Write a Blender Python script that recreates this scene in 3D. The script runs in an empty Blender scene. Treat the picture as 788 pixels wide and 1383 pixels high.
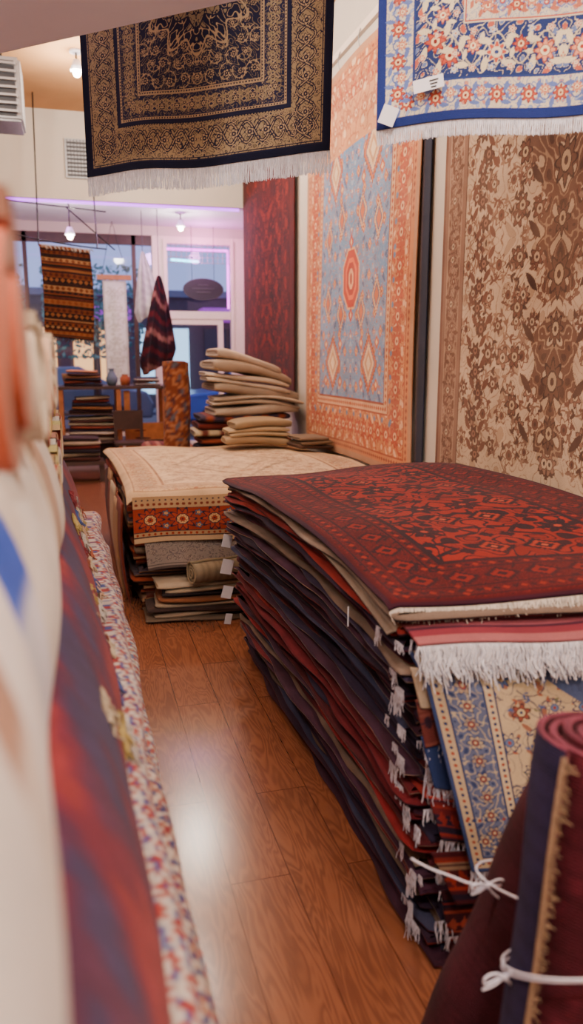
import bpy, bmesh, math, random
import numpy as np
from mathutils import Vector, Matrix
random.seed(7)
SC = bpy.context.scene
COL = SC.collection

# ------------------------------------------------------------------ helpers
def lin(c):
    if isinstance(c, str):
        c = c.lstrip('#'); c = [int(c[i:i+2], 16)/255 for i in (0, 2, 4)]
        c = np.array(c, dtype=float)
        return np.where(c <= 0.04045, c/12.92, ((c+0.055)/1.055)**2.4)
    return np.array(c, dtype=float)
def L4(c):
    r = lin(c); return (float(r[0]), float(r[1]), float(r[2]), 1)
def group(name):
    e = bpy.data.objects.new(name, None); COL.objects.link(e); e.empty_display_size = .1
    return e
def link(ob, parent=None):
    COL.objects.link(ob)
    if parent: ob.parent = parent
    return ob

# ------------------------------------------------------------------ materials
def newmat(name):
    m = bpy.data.materials.new(name); m.use_nodes = True
    nt = m.node_tree; b = nt.nodes['Principled BSDF']
    return m, nt, b
def plain(name, col, rough=.6, metal=0, var=.06, bump=0.0, scale=30):
    m, nt, b = newmat(name)
    tc = nt.nodes.new('ShaderNodeTexCoord')
    n = nt.nodes.new('ShaderNodeTexNoise'); n.inputs['Scale'].default_value = scale; n.inputs['Detail'].default_value = 5
    nt.links.new(tc.outputs['Object'], n.inputs['Vector'])
    r = nt.nodes.new('ShaderNodeValToRGB')
    c = lin(col)
    r.color_ramp.elements[0].position = .3; r.color_ramp.elements[1].position = .7
    r.color_ramp.elements[0].color = (*[float(v) for v in c*(1-var)], 1)
    r.color_ramp.elements[1].color = (*[float(v) for v in np.minimum(c*(1+var), 1)], 1)
    nt.links.new(n.outputs['Fac'], r.inputs['Fac']); nt.links.new(r.outputs['Color'], b.inputs['Base Color'])
    b.inputs['Roughness'].default_value = rough; b.inputs['Metallic'].default_value = metal
    if bump > 0:
        bp = nt.nodes.new('ShaderNodeBump'); bp.inputs['Strength'].default_value = bump; bp.inputs['Distance'].default_value = .01
        nt.links.new(n.outputs['Fac'], bp.inputs['Height']); nt.links.new(bp.outputs['Normal'], b.inputs['Normal'])
    return m
def emis(name, col, s):
    m, nt, b = newmat(name)
    b.inputs['Base Color'].default_value = L4(col); b.inputs['Emission Color'].default_value = L4(col)
    b.inputs['Emission Strength'].default_value = s
    return m
def wool_mat(name, fine=350, vlo=.72, vhi=1.2, sat=1.0, ribs=0):
    m, nt, b = newmat(name)
    at = nt.nodes.new('ShaderNodeAttribute'); at.attribute_name = 'Col'
    tc = nt.nodes.new('ShaderNodeTexCoord')
    n1 = nt.nodes.new('ShaderNodeTexNoise'); n1.inputs['Scale'].default_value = fine; n1.inputs['Detail'].default_value = 3
    n2 = nt.nodes.new('ShaderNodeTexNoise'); n2.inputs['Scale'].default_value = 6; n2.inputs['Detail'].default_value = 6
    nt.links.new(tc.outputs['Object'], n1.inputs['Vector']); nt.links.new(tc.outputs['Object'], n2.inputs['Vector'])
    add = nt.nodes.new('ShaderNodeMath'); add.operation = 'ADD'
    nt.links.new(n1.outputs['Fac'], add.inputs[0]); nt.links.new(n2.outputs['Fac'], add.inputs[1])
    src = add.outputs[0]
    if ribs:
        wv = nt.nodes.new('ShaderNodeTexWave'); wv.bands_direction = 'Z'; wv.inputs['Scale'].default_value = ribs; wv.inputs['Distortion'].default_value = 2.5; wv.inputs['Detail'].default_value = 2; wv.inputs['Detail Scale'].default_value = 3
        nt.links.new(tc.outputs['Object'], wv.inputs['Vector'])
        sc = nt.nodes.new('ShaderNodeMath'); sc.operation = 'MULTIPLY_ADD'; sc.inputs[1].default_value = .45
        nt.links.new(wv.outputs['Fac'], sc.inputs[0]); nt.links.new(add.outputs[0], sc.inputs[2])
        sb = nt.nodes.new('ShaderNodeMath'); sb.operation = 'SUBTRACT'; sb.inputs[1].default_value = .22
        nt.links.new(sc.outputs[0], sb.inputs[0]); src = sb.outputs[0]
    mr = nt.nodes.new('ShaderNodeMapRange'); mr.inputs['From Min'].default_value = .6; mr.inputs['From Max'].default_value = 1.4
    mr.inputs['To Min'].default_value = vlo; mr.inputs['To Max'].default_value = vhi
    nt.links.new(src, mr.inputs['Value'])
    hs = nt.nodes.new('ShaderNodeHueSaturation'); hs.inputs['Saturation'].default_value = sat
    nt.links.new(at.outputs['Color'], hs.inputs['Color']); nt.links.new(mr.outputs[0], hs.inputs['Value'])
    nt.links.new(hs.outputs['Color'], b.inputs['Base Color'])
    b.inputs['Roughness'].default_value = .93; b.inputs['Specular IOR Level'].default_value = .12
    b.inputs['Sheen Weight'].default_value = .04
    bp = nt.nodes.new('ShaderNodeBump'); bp.inputs['Strength'].default_value = .35 if not ribs else .6; bp.inputs['Distance'].default_value = .004
    nt.links.new(src if ribs else n1.outputs['Fac'], bp.inputs['Height']); nt.links.new(bp.outputs['Normal'], b.inputs['Normal'])
    return m
WOOL = wool_mat('wool_pile')
WEAVE = wool_mat('ribbed_weave', fine=450, vlo=.45, vhi=1.75, ribs=55)
FLAT = wool_mat('cotton_yarn', fine=200, vlo=.85, vhi=1.1, sat=1.0)

def floor_mat():
    m, nt, b = newmat('laminate_planks')
    tc = nt.nodes.new('ShaderNodeTexCoord'); sp = nt.nodes.new('ShaderNodeSeparateXYZ'); cb = nt.nodes.new('ShaderNodeCombineXYZ')
    nt.links.new(tc.outputs['Object'], sp.inputs[0]); nt.links.new(sp.outputs['Y'], cb.inputs['X']); nt.links.new(sp.outputs['X'], cb.inputs['Y'])
    def brick(c1, c2, mo):
        br = nt.nodes.new('ShaderNodeTexBrick'); br.offset = .37; br.inputs['Scale'].default_value = 1
        br.inputs['Brick Width'].default_value = 1.25; br.inputs['Row Height'].default_value = .185
        br.inputs['Mortar Size'].default_value = .0022; br.inputs['Mortar Smooth'].default_value = .1
        br.inputs['Color1'].default_value = c1; br.inputs['Color2'].default_value = c2; br.inputs['Mortar'].default_value = mo
        nt.links.new(cb.outputs[0], br.inputs['Vector']); return br
    br = brick((.90, .90, .90, 1), (1.06, 1.05, 1.04, 1), (.50, .43, .40, 1))
    shift = brick((0, 0, 0, 1), (7, 3, 0, 1), (0, 0, 0, 1))
    mp = nt.nodes.new('ShaderNodeMapping'); mp.inputs['Scale'].default_value = (1.3, 9, 1)
    ad0 = nt.nodes.new('ShaderNodeVectorMath'); ad0.operation = 'ADD'
    nt.links.new(cb.outputs[0], mp.inputs['Vector']); nt.links.new(mp.outputs[0], ad0.inputs[0]); nt.links.new(shift.outputs['Color'], ad0.inputs[1])
    n = nt.nodes.new('ShaderNodeTexNoise'); n.inputs['Scale'].default_value = 1.3; n.inputs['Detail'].default_value = 3; n.inputs['Distortion'].default_value = .5
    nt.links.new(ad0.outputs[0], n.inputs['Vector'])
    mu = nt.nodes.new('ShaderNodeMath'); mu.operation = 'MULTIPLY'; mu.inputs[1].default_value = 85; nt.links.new(n.outputs['Fac'], mu.inputs[0])
    sn = nt.nodes.new('ShaderNodeMath'); sn.operation = 'SINE'; nt.links.new(mu.outputs[0], sn.inputs[0])
    mrr = nt.nodes.new('ShaderNodeMapRange'); mrr.inputs['From Min'].default_value = -1; mrr.inputs['From Max'].default_value = 1; mrr.inputs['To Min'].default_value = .25; mrr.inputs['To Max'].default_value = .75
    nt.links.new(sn.outputs[0], mrr.inputs['Value'])
    r = nt.nodes.new('ShaderNodeValToRGB')
    r.color_ramp.elements[0].position = .2; r.color_ramp.elements[0].color = L4('#6b402d')
    r.color_ramp.elements[1].position = .8; r.color_ramp.elements[1].color = L4('#835138')
    nt.links.new(mrr.outputs[0], r.inputs['Fac'])
    mx = nt.nodes.new('ShaderNodeMix'); mx.data_type = 'RGBA'; mx.blend_type = 'MULTIPLY'; mx.inputs[0].default_value = 1
    nt.links.new(r.outputs['Color'], mx.inputs[6]); nt.links.new(br.outputs['Color'], mx.inputs[7])
    nt.links.new(mx.outputs[2], b.inputs['Base Color'])
    b.inputs['Roughness'].default_value = .2; b.inputs['Specular IOR Level'].default_value = .65
    bp = nt.nodes.new('ShaderNodeBump'); bp.inputs['Strength'].default_value = .4; bp.inputs['Distance'].default_value = .0015; bp.invert = True
    nt.links.new(br.outputs['Fac'], bp.inputs['Height']); nt.links.new(bp.outputs['Normal'], b.inputs['Normal'])
    return m
def glass_mat():
    m, nt, b = newmat('window_glass')
    out = nt.nodes['Material Output']
    t = nt.nodes.new('ShaderNodeBsdfTransparent'); g = nt.nodes.new('ShaderNodeBsdfGlossy'); g.inputs['Roughness'].default_value = .03
    fr = nt.nodes.new('ShaderNodeFresnel'); fr.inputs['IOR'].default_value = 1.4
    t.inputs['Color'].default_value = (.95, .97, .98, 1)
    mx = nt.nodes.new('ShaderNodeMixShader'); nt.links.new(fr.outputs[0], mx.inputs[0]); nt.links.new(t.outputs[0], mx.inputs[1]); nt.links.new(g.outputs[0], mx.inputs[2])
    nt.links.new(mx.outputs[0], out.inputs['Surface'])
    return m
M_FLOOR = floor_mat(); M_GLASS = glass_mat()
M_WALL = plain('painted_plaster', '#c2b6a8', .85, var=.03, scale=3)
M_CEIL = plain('ceiling_tan', '#b98654', .8, var=.1, scale=2)
M_WHITE = plain('white_paint', '#cdcad6', .6, var=.03, scale=4)
M_LAV = plain('lavender_paint', '#dcdeff', .4, var=.03, scale=3)
M_TRIM = plain('cream_trim', '#dccbbb', .5, var=.04)
M_WOOD = plain('oak_wood', '#9a5a2a', .45, var=.25, scale=12)
M_DWOOD = plain('dark_wood', '#3a2218', .5, var=.25, scale=12)
M_METAL = plain('dark_metal', '#26262a', .4, .8)
M_BLK = plain('black_board', '#15141c', .5)
M_GREY = plain('grey_metal', '#8d8b8d', .45, .4)
M_DGREY = plain('grille_dark', '#3c3b3f', .6, .2)
M_PAPER = plain('paper_tag', '#d6d2da', .7, var=.02)
M_STRING = plain('white_string', '#dcdaea', .7, var=.05)
M_ASPH = plain('asphalt', '#54545c', .8, var=.2)
M_CONC = plain('concrete', '#80808a', .8, var=.15)

# ------------------------------------------------------------------ mesh builders
def make_mesh(name, V, F, C=None, mat=None, parent=None, smooth=True):
    me = bpy.data.meshes.new(name)
    V = np.asarray(V, dtype=np.float32)
    nF = len(F); k = F.shape[1]
    me.vertices.add(len(V)); me.vertices.foreach_set('co', V.ravel())
    me.loops.add(nF*k); me.loops.foreach_set('vertex_index', F.astype(np.int32).ravel())
    me.polygons.add(nF); me.polygons.foreach_set('loop_start', (np.arange(nF)*k).astype(np.int32))
    try: me.polygons.foreach_set('loop_total', np.full(nF, k, dtype=np.int32))
    except Exception: pass
    me.update(calc_edges=True); me.validate()
    if C is not None:
        ca = me.color_attributes.new('Col', 'FLOAT_COLOR', 'POINT')
        CC = np.ones((len(V), 4), dtype=np.float32); CC[:, :3] = C
        ca.data.foreach_set('color', CC.ravel())
    me.polygons.foreach_set('use_smooth', np.full(len(me.polygons), smooth))
    ob = bpy.data.objects.new(name, me)
    if mat: me.materials.append(mat)
    return link(ob, parent)
def grid_faces(ny, nx, off=0, closed=False):
    a = np.arange(ny*nx).reshape(ny, nx)
    if closed: a = np.concatenate([a, a[:, :1]], 1)
    f = np.stack([a[:-1, :-1], a[:-1, 1:], a[1:, 1:], a[1:, :-1]], -1).reshape(-1, 4)
    return f+off
class MB:
    def __init__(s): s.V = []; s.F = []; s.C = []; s.n = 0
    def add(s, V, F, C):
        V = np.asarray(V, float).reshape(-1, 3); C = np.asarray(C, float)
        if C.ndim == 1: C = np.tile(C, (len(V), 1))
        s.V.append(V); s.F.append(np.asarray(F)+s.n); s.C.append(C.reshape(-1, 3)); s.n += len(V)
    def build(s, name, mat=WOOL, parent=None, smooth=True):
        return make_mesh(name, np.concatenate(s.V), np.concatenate(s.F), np.concatenate(s.C), mat, parent, smooth)
def box(name, c, size, mat, parent=None, bev=.0, rotz=0):
    bm = bmesh.new(); bmesh.ops.create_cube(bm, size=1)
    bmesh.ops.scale(bm, vec=size, verts=bm.verts)
    if bev > 0: bmesh.ops.bevel(bm, geom=bm.edges[:], offset=bev, segments=2, affect='EDGES')
    bmesh.ops.rotate(bm, cent=(0, 0, 0), matrix=Matrix.Rotation(rotz, 3, 'Z'), verts=bm.verts)
    bmesh.ops.translate(bm, vec=c, verts=bm.verts)
    me = bpy.data.meshes.new(name); bm.to_mesh(me); bm.free(); me.materials.append(mat)
    return link(bpy.data.objects.new(name, me), parent)
def bb(name, x0, x1, y0, y1, z0, z1, mat, parent=None, bev=0):
    return box(name, ((x0+x1)/2, (y0+y1)/2, (z0+z1)/2), (x1-x0, y1-y0, z1-z0), mat, parent, bev)
def cyl(name, p0, p1, r0, r1, mat, parent=None, seg=24):
    p0 = Vector(p0); p1 = Vector(p1); d = p1-p0
    bm = bmesh.new(); bmesh.ops.create_cone(bm, segments=seg, radius1=r0, radius2=r1, depth=d.length, cap_ends=True)
    bmesh.ops.rotate(bm, cent=(0, 0, 0), matrix=d.to_track_quat('Z', 'Y').to_matrix(), verts=bm.verts)
    bmesh.ops.translate(bm, vec=(p0+p1)/2, verts=bm.verts)
    me = bpy.data.meshes.new(name); bm.to_mesh(me); bm.free(); me.materials.append(mat)
    for p in me.polygons: p.use_smooth = len(p.vertices) == 4
    return link(bpy.data.objects.new(name, me), parent)
def lathe(name, c, prof, col, parent, n=28):
    th = np.linspace(0, 2*np.pi, n, endpoint=False)
    V = np.array([np.stack([c[0]+r*np.cos(th), c[1]+r*np.sin(th), np.full(n, c[2]+z)], -1) for r, z in prof])
    mb = MB(); mb.add(V, grid_faces(len(prof), n, closed=True), lin(col)); return mb.build(name, WOOL, parent)
def tube(name, paths, r, mat, parent=None):
    cu = bpy.data.curves.new(name, 'CURVE'); cu.dimensions = '3D'; cu.bevel_depth = r; cu.bevel_resolution = 2
    for pts in paths:
        s = cu.splines.new('NURBS'); s.points.add(len(pts)-1)
        for i, p in enumerate(pts): s.points[i].co = (*p, 1)
        s.use_endpoint_u = True; s.order_u = 3
    cu.materials.append(mat)
    return link(bpy.data.objects.new(name, cu), parent)

# ------------------------------------------------------------------ rug canvas
class Cv:
    def __init__(s, w, h, res, bg):
        s.w, s.h, s.res = w, h, res
        s.nx = int(w*res)+1; s.ny = int(h*res)+1
        s.X, s.Y = np.meshgrid(np.linspace(0, w, s.nx), np.linspace(0, h, s.ny))
        s.a = np.empty((s.ny, s.nx, 3)); s.a[:] = lin(bg)
        s.D = np.minimum(np.minimum(s.X, w-s.X), np.minimum(s.Y, h-s.Y))
    def sl(s, cx, cy, r):
        i0 = max(0, int((cx-r)*s.res)); i1 = min(s.nx, int((cx+r)*s.res)+2)
        j0 = max(0, int((cy-r)*s.res)); j1 = min(s.ny, int((cy+r)*s.res)+2)
        if i0 >= i1 or j0 >= j1: return None
        return (slice(j0, j1), slice(i0, i1))
    def band(s, d0, d1, c): s.a[(s.D >= d0) & (s.D < d1)] = lin(c)
    def rect(s, x0, x1, y0, y1, c): s.a[(s.X >= x0) & (s.X < x1) & (s.Y >= y0) & (s.Y < y1)] = lin(c)
    def disk(s, cx, cy, r, c):
        q = s.sl(cx, cy, r)
        if q is None: return
        m = (s.X[q]-cx)**2+(s.Y[q]-cy)**2 < r*r; s.a[q][m] = c
    def line(s, pts, wd, c):
        c = lin(c)
        pts = np.asarray(pts, float)
        for p, q in zip(pts[:-1], pts[1:]):
            k = max(1, int(np.hypot(*(q-p))/max(wd*.5, .6/s.res)))
            for i in range(k):
                t = p+(q-p)*i/k; s.disk(t[0], t[1], max(wd/2, .75/s.res), c)
    def flower(s, cx, cy, r, n, out, pet, mid, cen, rot=0, sx=1, sy=1):
        q = s.sl(cx, cy, r*1.3*max(sx, sy))
        if q is None: return
        dx = (s.X[q]-cx)/sx; dy = (s.Y[q]-cy)/sy
        rr = np.hypot(dx, dy); th = np.arctan2(dy, dx)+rot
        R = r*(.8+.2*np.cos(n*th))
        A = s.a[q]
        A[rr < R*1.12] = lin(out); A[rr < R*.92] = lin(pet)
        A[rr < r*.5] = lin(out); A[rr < r*.42] = lin(mid); A[rr < r*.18] = lin(cen)
    def leaf(s, cx, cy, an, l, w, c):
        q = s.sl(cx, cy, l)
        if q is None: return
        dx = s.X[q]-cx; dy = s.Y[q]-cy
        a = (dx*math.cos(an)+dy*math.sin(an))/l; b = (-dx*math.sin(an)+dy*math.cos(an))/w
        s.a[q][(np.abs(a) < 1) & (np.abs(b) < (1-a*a))] = lin(c)
    def diamond(s, cx, cy, rx, ry, c, stepn=0):
        q = s.sl(cx, cy, max(rx, ry)*1.05)
        if q is None: return
        dx = np.abs(s.X[q]-cx)/rx; dy = np.abs(s.Y[q]-cy)/ry
        if stepn: dx = np.floor(dx*stepn+.5)/stepn
        s.a[q][dx+dy < 1] = lin(c)
    def hexa(s, cx, cy, rx, ry, c):
        q = s.sl(cx, cy, max(rx, ry)*1.05)
        if q is None: return
        dx = np.abs(s.X[q]-cx)/rx; dy = np.abs(s.Y[q]-cy)/ry
        s.a[q][(dx < 1) & (dy < 1) & (dx*.9+dy < 1.35)] = lin(c)
    def mirror(s):
        hx = (s.nx+1)//2; hy = (s.ny+1)//2
        s.a[:, s.nx-hx:] = s.a[:, :hx][:, ::-1]
        s.a[s.ny-hy:, :] = s.a[:hy, :][::-1]
    def tracef(s, k, seed):
        rg = np.random.RandomState(seed); p = rg.uniform(0, 6, 5)
        x = np.abs(s.X-s.w/2)*k; y = np.abs(s.Y-s.h/2)*k
        return np.sin(x+1.3*np.sin(y*.9+p[0]))+np.sin(y*1.1+1.4*np.sin(x*.8+p[1]))+.7*np.sin(1.7*x-1.2*y+p[2]+np.sin(y+p[3]))
    def trace(s, d0, d1, k, c, thr=.13, fill=None, fthr=1.2, fill2=None, seed=0, mask=None):
        n = s.tracef(k, seed); m = (s.D >= d0) & (s.D < d1)
        if mask is not None: m = m & mask
        if fill: s.a[m & (n > fthr)] = lin(fill)
        if fill2: s.a[m & (n < -fthr)] = lin(fill2)
        s.a[m & (np.abs(n) < thr)] = lin(c)
        s.a[m & (np.abs(np.abs(n)-fthr) < thr*.8)] = lin(c)
    def vine(s, dc, amp, sp, lc, fl, lw=.006, r=.03, n=6, leafc=None, r2=None):
        for side in (0, 1):
            L = (s.w if side == 0 else s.h)/2+sp
            t = np.arange(dc, L, sp/24)
            y = dc+amp*np.sin(2*np.pi*(t-dc)/sp)
            P = np.stack([t, y], 1) if side == 0 else np.stack([y, t], 1)
            s.line(P, lw, lc)
            k = 0; tt = dc+sp/4
            while tt < L:
                sg = 1 if k % 2 == 0 else -1
                f = fl[k % len(fl)]
                yy = dc-sg*amp*.25
                c = (tt, yy) if side == 0 else (yy, tt)
                rr = r if k % 2 == 0 or r2 is None else r2
                if leafc:
                    for da in (.7, 2.4, 3.9, 5.6):
                        s.leaf(c[0]+math.cos(da)*rr*1.5, c[1]+math.sin(da)*rr*1.5, da+.6, rr*.75, rr*.3, leafc)
                s.flower(c[0], c[1], rr, n, *f)
                tt += sp/2; k += 1
    def scatter(s, x0, x1, y0, y1, sp, fl, vc, leafc, seed, rk=.3, lw=.005, spiral=True, lf=1):
        rg = random.Random(seed)
        ny_ = max(1, round((y1-y0)/sp)); nx_ = max(1, round((x1-x0)/sp))
        items = []
        for j in range(ny_):
            for i in range(nx_):
                cx = x0+(i+.5+(.25 if j % 2 else -.25)+rg.uniform(-.1, .1))*sp; cy = y0+(j+.5+rg.uniform(-.12, .12))*sp
                items.append((cx, cy))
                if spiral:
                    a0 = rg.uniform(0, 6.28); dr = rg.choice((-1, 1))
                    T = np.linspace(0, 4.6, 26)
                    R = sp*(.62-.085*T)
                    s.line(np.stack([cx+R*np.cos(a0+dr*T), cy+R*np.sin(a0+dr*T)], 1), lw, vc)
                    for t in (.5, 1.4, 2.3, 3.2, 4.0):
                        R1 = sp*(.62-.085*t); a = a0+dr*t
                        lc = leafc[rg.randrange(len(leafc))]
                        s.leaf(cx+R1*math.cos(a)*1.1, cy+R1*math.sin(a)*1.1, a+.9*dr, sp*.11*lf, sp*.04*lf, lc)
                        s.leaf(cx+R1*math.cos(a)*.84, cy+R1*math.sin(a)*.84, a-.9*dr, sp*.09*lf, sp*.035*lf, lc)
        for cx, cy in items:
            f = fl[rg.randrange(len(fl))]
            s.flower(cx, cy, sp*rk*rg.uniform(.75, 1.1), rg.choice((5, 6, 8)), *f, rot=rg.uniform(0, 3))
    def fade(s, col, amt, seed=0, sc=3):
        rg = np.random.RandomState(seed)
        n = np.zeros_like(s.X)
        for k in range(14):
            kx, ky = rg.normal(size=2)*sc*(1+k*.5); n += np.sin(kx*s.X+ky*s.Y+rg.uniform(0, 6))/(1+k*.25)
        n = np.clip(.5+n/6, 0, 1)[..., None]*amt
        s.a = s.a*(1-n)+lin(col)*n
def sheet(name, cv, fn, parent=None, thick=.008, mat=WOOL, nrm=1):
    P = fn(cv.X/cv.w, cv.Y/cv.h)
    V = np.stack(P, -1).reshape(-1, 3)
    ob = make_mesh(name, V, grid_faces(cv.ny, cv.nx), cv.a.reshape(-1, 3), mat, parent)
    if thick:
        md = ob.modifiers.new('thickness', 'SOLIDIFY'); md.thickness = thick; md.offset = nrm
    return ob
def fringe(name, P0, P1, n, length, d, col, parent=None, r=.0022, jit=.3, sag=None, seed=1, curl=.3):
    rg = np.random.RandomState(seed); mb = MB()
    P0 = np.array(P0, float); P1 = np.array(P1, float); d = np.array(d, float); d /= np.linalg.norm(d)
    ax = (P1-P0)/max(1e-6, np.linalg.norm(P1-P0)); c = lin(col)
    for i in range(n):
        t = (i+rg.uniform(.1, .9))/n
        b = P0+(P1-P0)*t
        if sag is not None: b = b+np.array(sag(t))
        Ln = length*rg.uniform(1-jit, 1+jit*.3); k = rg.normal(size=3)*curl*Ln
        bun = ax*((round(t*n/5)*5/n-t)*np.linalg.norm(P1-P0))*.6
        rings = []
        side = np.cross(d, ax)
        for s_ in np.linspace(0, 1, 5):
            c0 = b+d*Ln*s_+k*s_*s_*.5+bun*math.sin(s_*2.2)+np.cross(k, d)*.3*math.sin(s_*6)
            rr = r*(1-.45*s_)
            rings.append([c0+ax*rr, c0-ax*rr*.5+side*rr*.9, c0-ax*rr*.5-side*rr*.9])
        mb.add(np.array(rings), grid_faces(5, 3, closed=True), c*rg.uniform(.8, 1.08))
    return mb.build(name, FLAT, parent)

def layer_stack(name, parent, x0, x1, y0, y1, h, n, pal, seed, warp, jx=.018, jy=.03, z0=0, mcell=44, taper=(0, 0)):
    rg = np.random.RandomState(seed); mb = MB()
    hs = rg.uniform(.6, 1.5, n); hs = hs/hs.sum()*h; zc = z0
    for i in range(n):
        fr = (i+.5)/n
        dz = hs[i]; za = zc; zb = za+dz*.97; zc += dz
        xx0 = x0+rg.uniform(-jx, jx)+taper[0]*(1-fr); yy0 = y0+rg.uniform(-jy, jy)+taper[1]*(1-fr); xx1 = x1+rg.uniform(-jx, jx); yy1 = y1+rg.uniform(-jy, jy)
        m = mcell
        t = np.linspace(0, 1, m, endpoint=False)
        px = np.concatenate([xx0+(xx1-xx0)*t, np.full(m, xx1), xx1+(xx0-xx1)*t, np.full(m, xx0)])
        py = np.concatenate([np.full(m, yy0), yy0+(yy1-yy0)*t, np.full(m, yy1), yy1+(yy0-yy1)*t])
        nx_ = np.concatenate([np.zeros(m), np.ones(m), np.zeros(m), -np.ones(m)])
        ny_ = np.concatenate([-np.ones(m), np.zeros(m), np.ones(m), np.zeros(m)])
        for q, (ax_, ay_) in {0: (-1, -1), m: (1, -1), 2*m: (1, 1), 3*m: (-1, 1)}.items(): nx_[q] = ax_*.3; ny_[q] = ay_*.3
        no = np.zeros(4*m)
        for k in range(5):
            fq = rg.uniform(1, 5)*(k+1); no += np.sin((px+py*1.0)*fq+rg.uniform(0, 6))*.011/(k+1)
        wz = np.sin(py*rg.uniform(2, 5)+rg.uniform(0, 6))*dz*.24+np.sin(py*rg.uniform(7, 13)+rg.uniform(0, 6))*dz*.16
        pile, back = pal[rg.randint(len(pal))]
        pile = lin(pile)*rg.uniform(.8, 1.3); back = lin(back)*rg.uniform(.8, 1.2)
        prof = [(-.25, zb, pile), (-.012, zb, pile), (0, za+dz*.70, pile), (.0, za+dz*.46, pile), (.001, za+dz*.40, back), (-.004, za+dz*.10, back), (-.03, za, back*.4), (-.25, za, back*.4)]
        R = []; C = []
        var = .8+.4*(.5+.5*np.sin(py*rg.uniform(15, 50)+rg.uniform(0, 6))*np.sin(py*rg.uniform(5, 20)))
        for o, z, c in prof:
            X = px+nx_*(o+no); Y = py+ny_*(o+no); Z = np.full(4*m, z)+wz
            X, Y, Z = warp(X, Y, Z)
            R.append(np.stack([X, Y, Z], -1)); C.append(c[None, :]*var[:, None])
        R = np.array(R); C = np.array(C)
        mb.add(R, grid_faces(len(prof), 4*m, closed=True)[:, ::-1], C)
    return mb.build(name, WOOL, parent)

def slab(mb, c, size, rot, col, seed=0, stripes=None, droop=0, nl=1, tilt=0, wv=1, rnd=.75):
    rg = np.random.RandomState(seed); W, D, H = size
    ny_, nx_ = 28, 26
    for l in range(nl):
        hh = H/nl
        th = np.linspace(0, 2*np.pi, ny_, endpoint=False)
        cs, sn = np.cos(th), np.sin(th)
        e = 0.28
        yy = np.sign(cs)*np.abs(cs)**e*D/2; zz = np.sign(sn)*np.abs(sn)**rnd*hh/2*.98
        xs = np.linspace(-W/2, W/2, nx_)
        off = rg.uniform(-.015, .015, 2)
        V = np.zeros((nx_, ny_, 3)); C = np.zeros((nx_, ny_, 3)); ph = rg.uniform(0, 6, 4)
        for i, x in enumerate(xs):
            k = 1-.10*(abs(x)/(W/2))**10
            kz = 1-.35*(abs(x)/(W/2))**8
            wob = np.sin(x*9+ph[0])*.008+np.sin(x*4+ph[1])*.012
            V[i, :, 0] = x+off[0]+np.sin(th*2+ph[3])*.004; V[i, :, 1] = yy*k+off[1]+wob; V[i, :, 2] = zz*kz*(1+.12*wv*np.sin(x*7+ph[0]+th))+hh*(l+.5)+np.sin(x*6+ph[2])*.006*wv-droop*(x/(W/2))**2+tilt*x
            cc = lin(col)
            if stripes: cc = lin(stripes[int((i+l*3)*.6) % len(stripes)])
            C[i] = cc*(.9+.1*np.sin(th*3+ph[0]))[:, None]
        c_, s_ = math.cos(rot), math.sin(rot)
        def tr(A):
            B = A.copy(); B[..., 0] = c[0]+A[..., 0]*c_-A[..., 1]*s_; B[..., 1] = c[1]+A[..., 0]*s_+A[..., 1]*c_; B[..., 2] += c[2]; return B
        F = grid_faces(nx_, ny_, closed=True)
        mb.add(tr(V), F, C)
        for ei, sg in ((0, -1), (nx_-1, 1)):
            ring = V[ei]; cen = ring.mean(0)
            rr = []; cc = []
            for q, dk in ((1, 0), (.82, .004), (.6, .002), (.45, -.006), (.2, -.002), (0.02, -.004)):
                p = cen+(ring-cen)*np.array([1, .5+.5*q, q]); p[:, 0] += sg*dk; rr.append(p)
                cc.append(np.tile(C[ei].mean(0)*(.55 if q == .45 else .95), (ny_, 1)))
            mb.add(tr(np.array(rr)), grid_faces(len(rr), ny_, closed=True), np.array(cc))

def roll(name, p0, p1, R, turns, colfn, edgecol, parent=None, a0=0, seed=0, dr=1, start=.15, wob=.003, mat=None, nL=26, tk=.72):
    p0 = np.array(p0, float); p1 = np.array(p1, float); ax = (p1-p0); Ln = np.linalg.norm(ax); ax /= Ln
    t = np.array([0, 0, 1.]) if abs(ax[2]) < .8 else np.array([1., 0, 0])
    e1 = t-ax*np.dot(t, ax); e1 /= np.linalg.norm(e1); e2 = np.cross(ax, e1)
    K = int(turns*30); fr = np.linspace(0, 1, K)
    th = a0-dr*2*np.pi*turns*(1-fr)
    r = R*(start+(1-start)*fr); pitch = R*(1-start)/turns
    rg = np.random.RandomState(seed); mb = MB()
    ph = rg.uniform(0, 6, 3)
    def ring(rad, l):
        w = 1+wob/R*np.sin(3*th+ph[0]+l*4)+wob/R*np.sin(l*12+ph[1]+th)
        cx = p0+ax*l*Ln
        return cx[None, :]+(rad*w*np.cos(th))[:, None]*e1+(rad*w*np.sin(th))[:, None]*e2
    ls = np.linspace(0, 1, nL)
    O = np.array([ring(r, l) for l in ls]); I = np.array([ring(np.maximum(r-pitch*tk, .002), l) for l in ls])
    tel = (np.sin(fr*9+ph[2])*.006)[None, :, None]*ax*(np.ones(nL)[:, None, None])
    O += tel; I += tel
    CO = np.array([[colfn(f, l, (turns*(1-f))*2*np.pi, 0) for f in fr] for l in ls]); CI = np.array([[colfn(f, l, 0, 1) for f in fr] for l in ls])
    mb.add(O, grid_faces(nL, K), CO); mb.add(I, grid_faces(nL, K)[:, ::-1], CI)
    for e in (0, nL-1):
        M = (O[e]+I[e])/2+ax*(.003 if e else -.003)
        mb.add(np.array([O[e], M, I[e]]), grid_faces(3, K), np.tile(lin(edgecol), (3*K, 1)))
    mb.add(np.array([O[:, -1], I[:, -1]]), grid_faces(2, nL), lin(edgecol))
    return mb.build(name, mat or WOOL, parent), O[:, -1]

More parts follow.
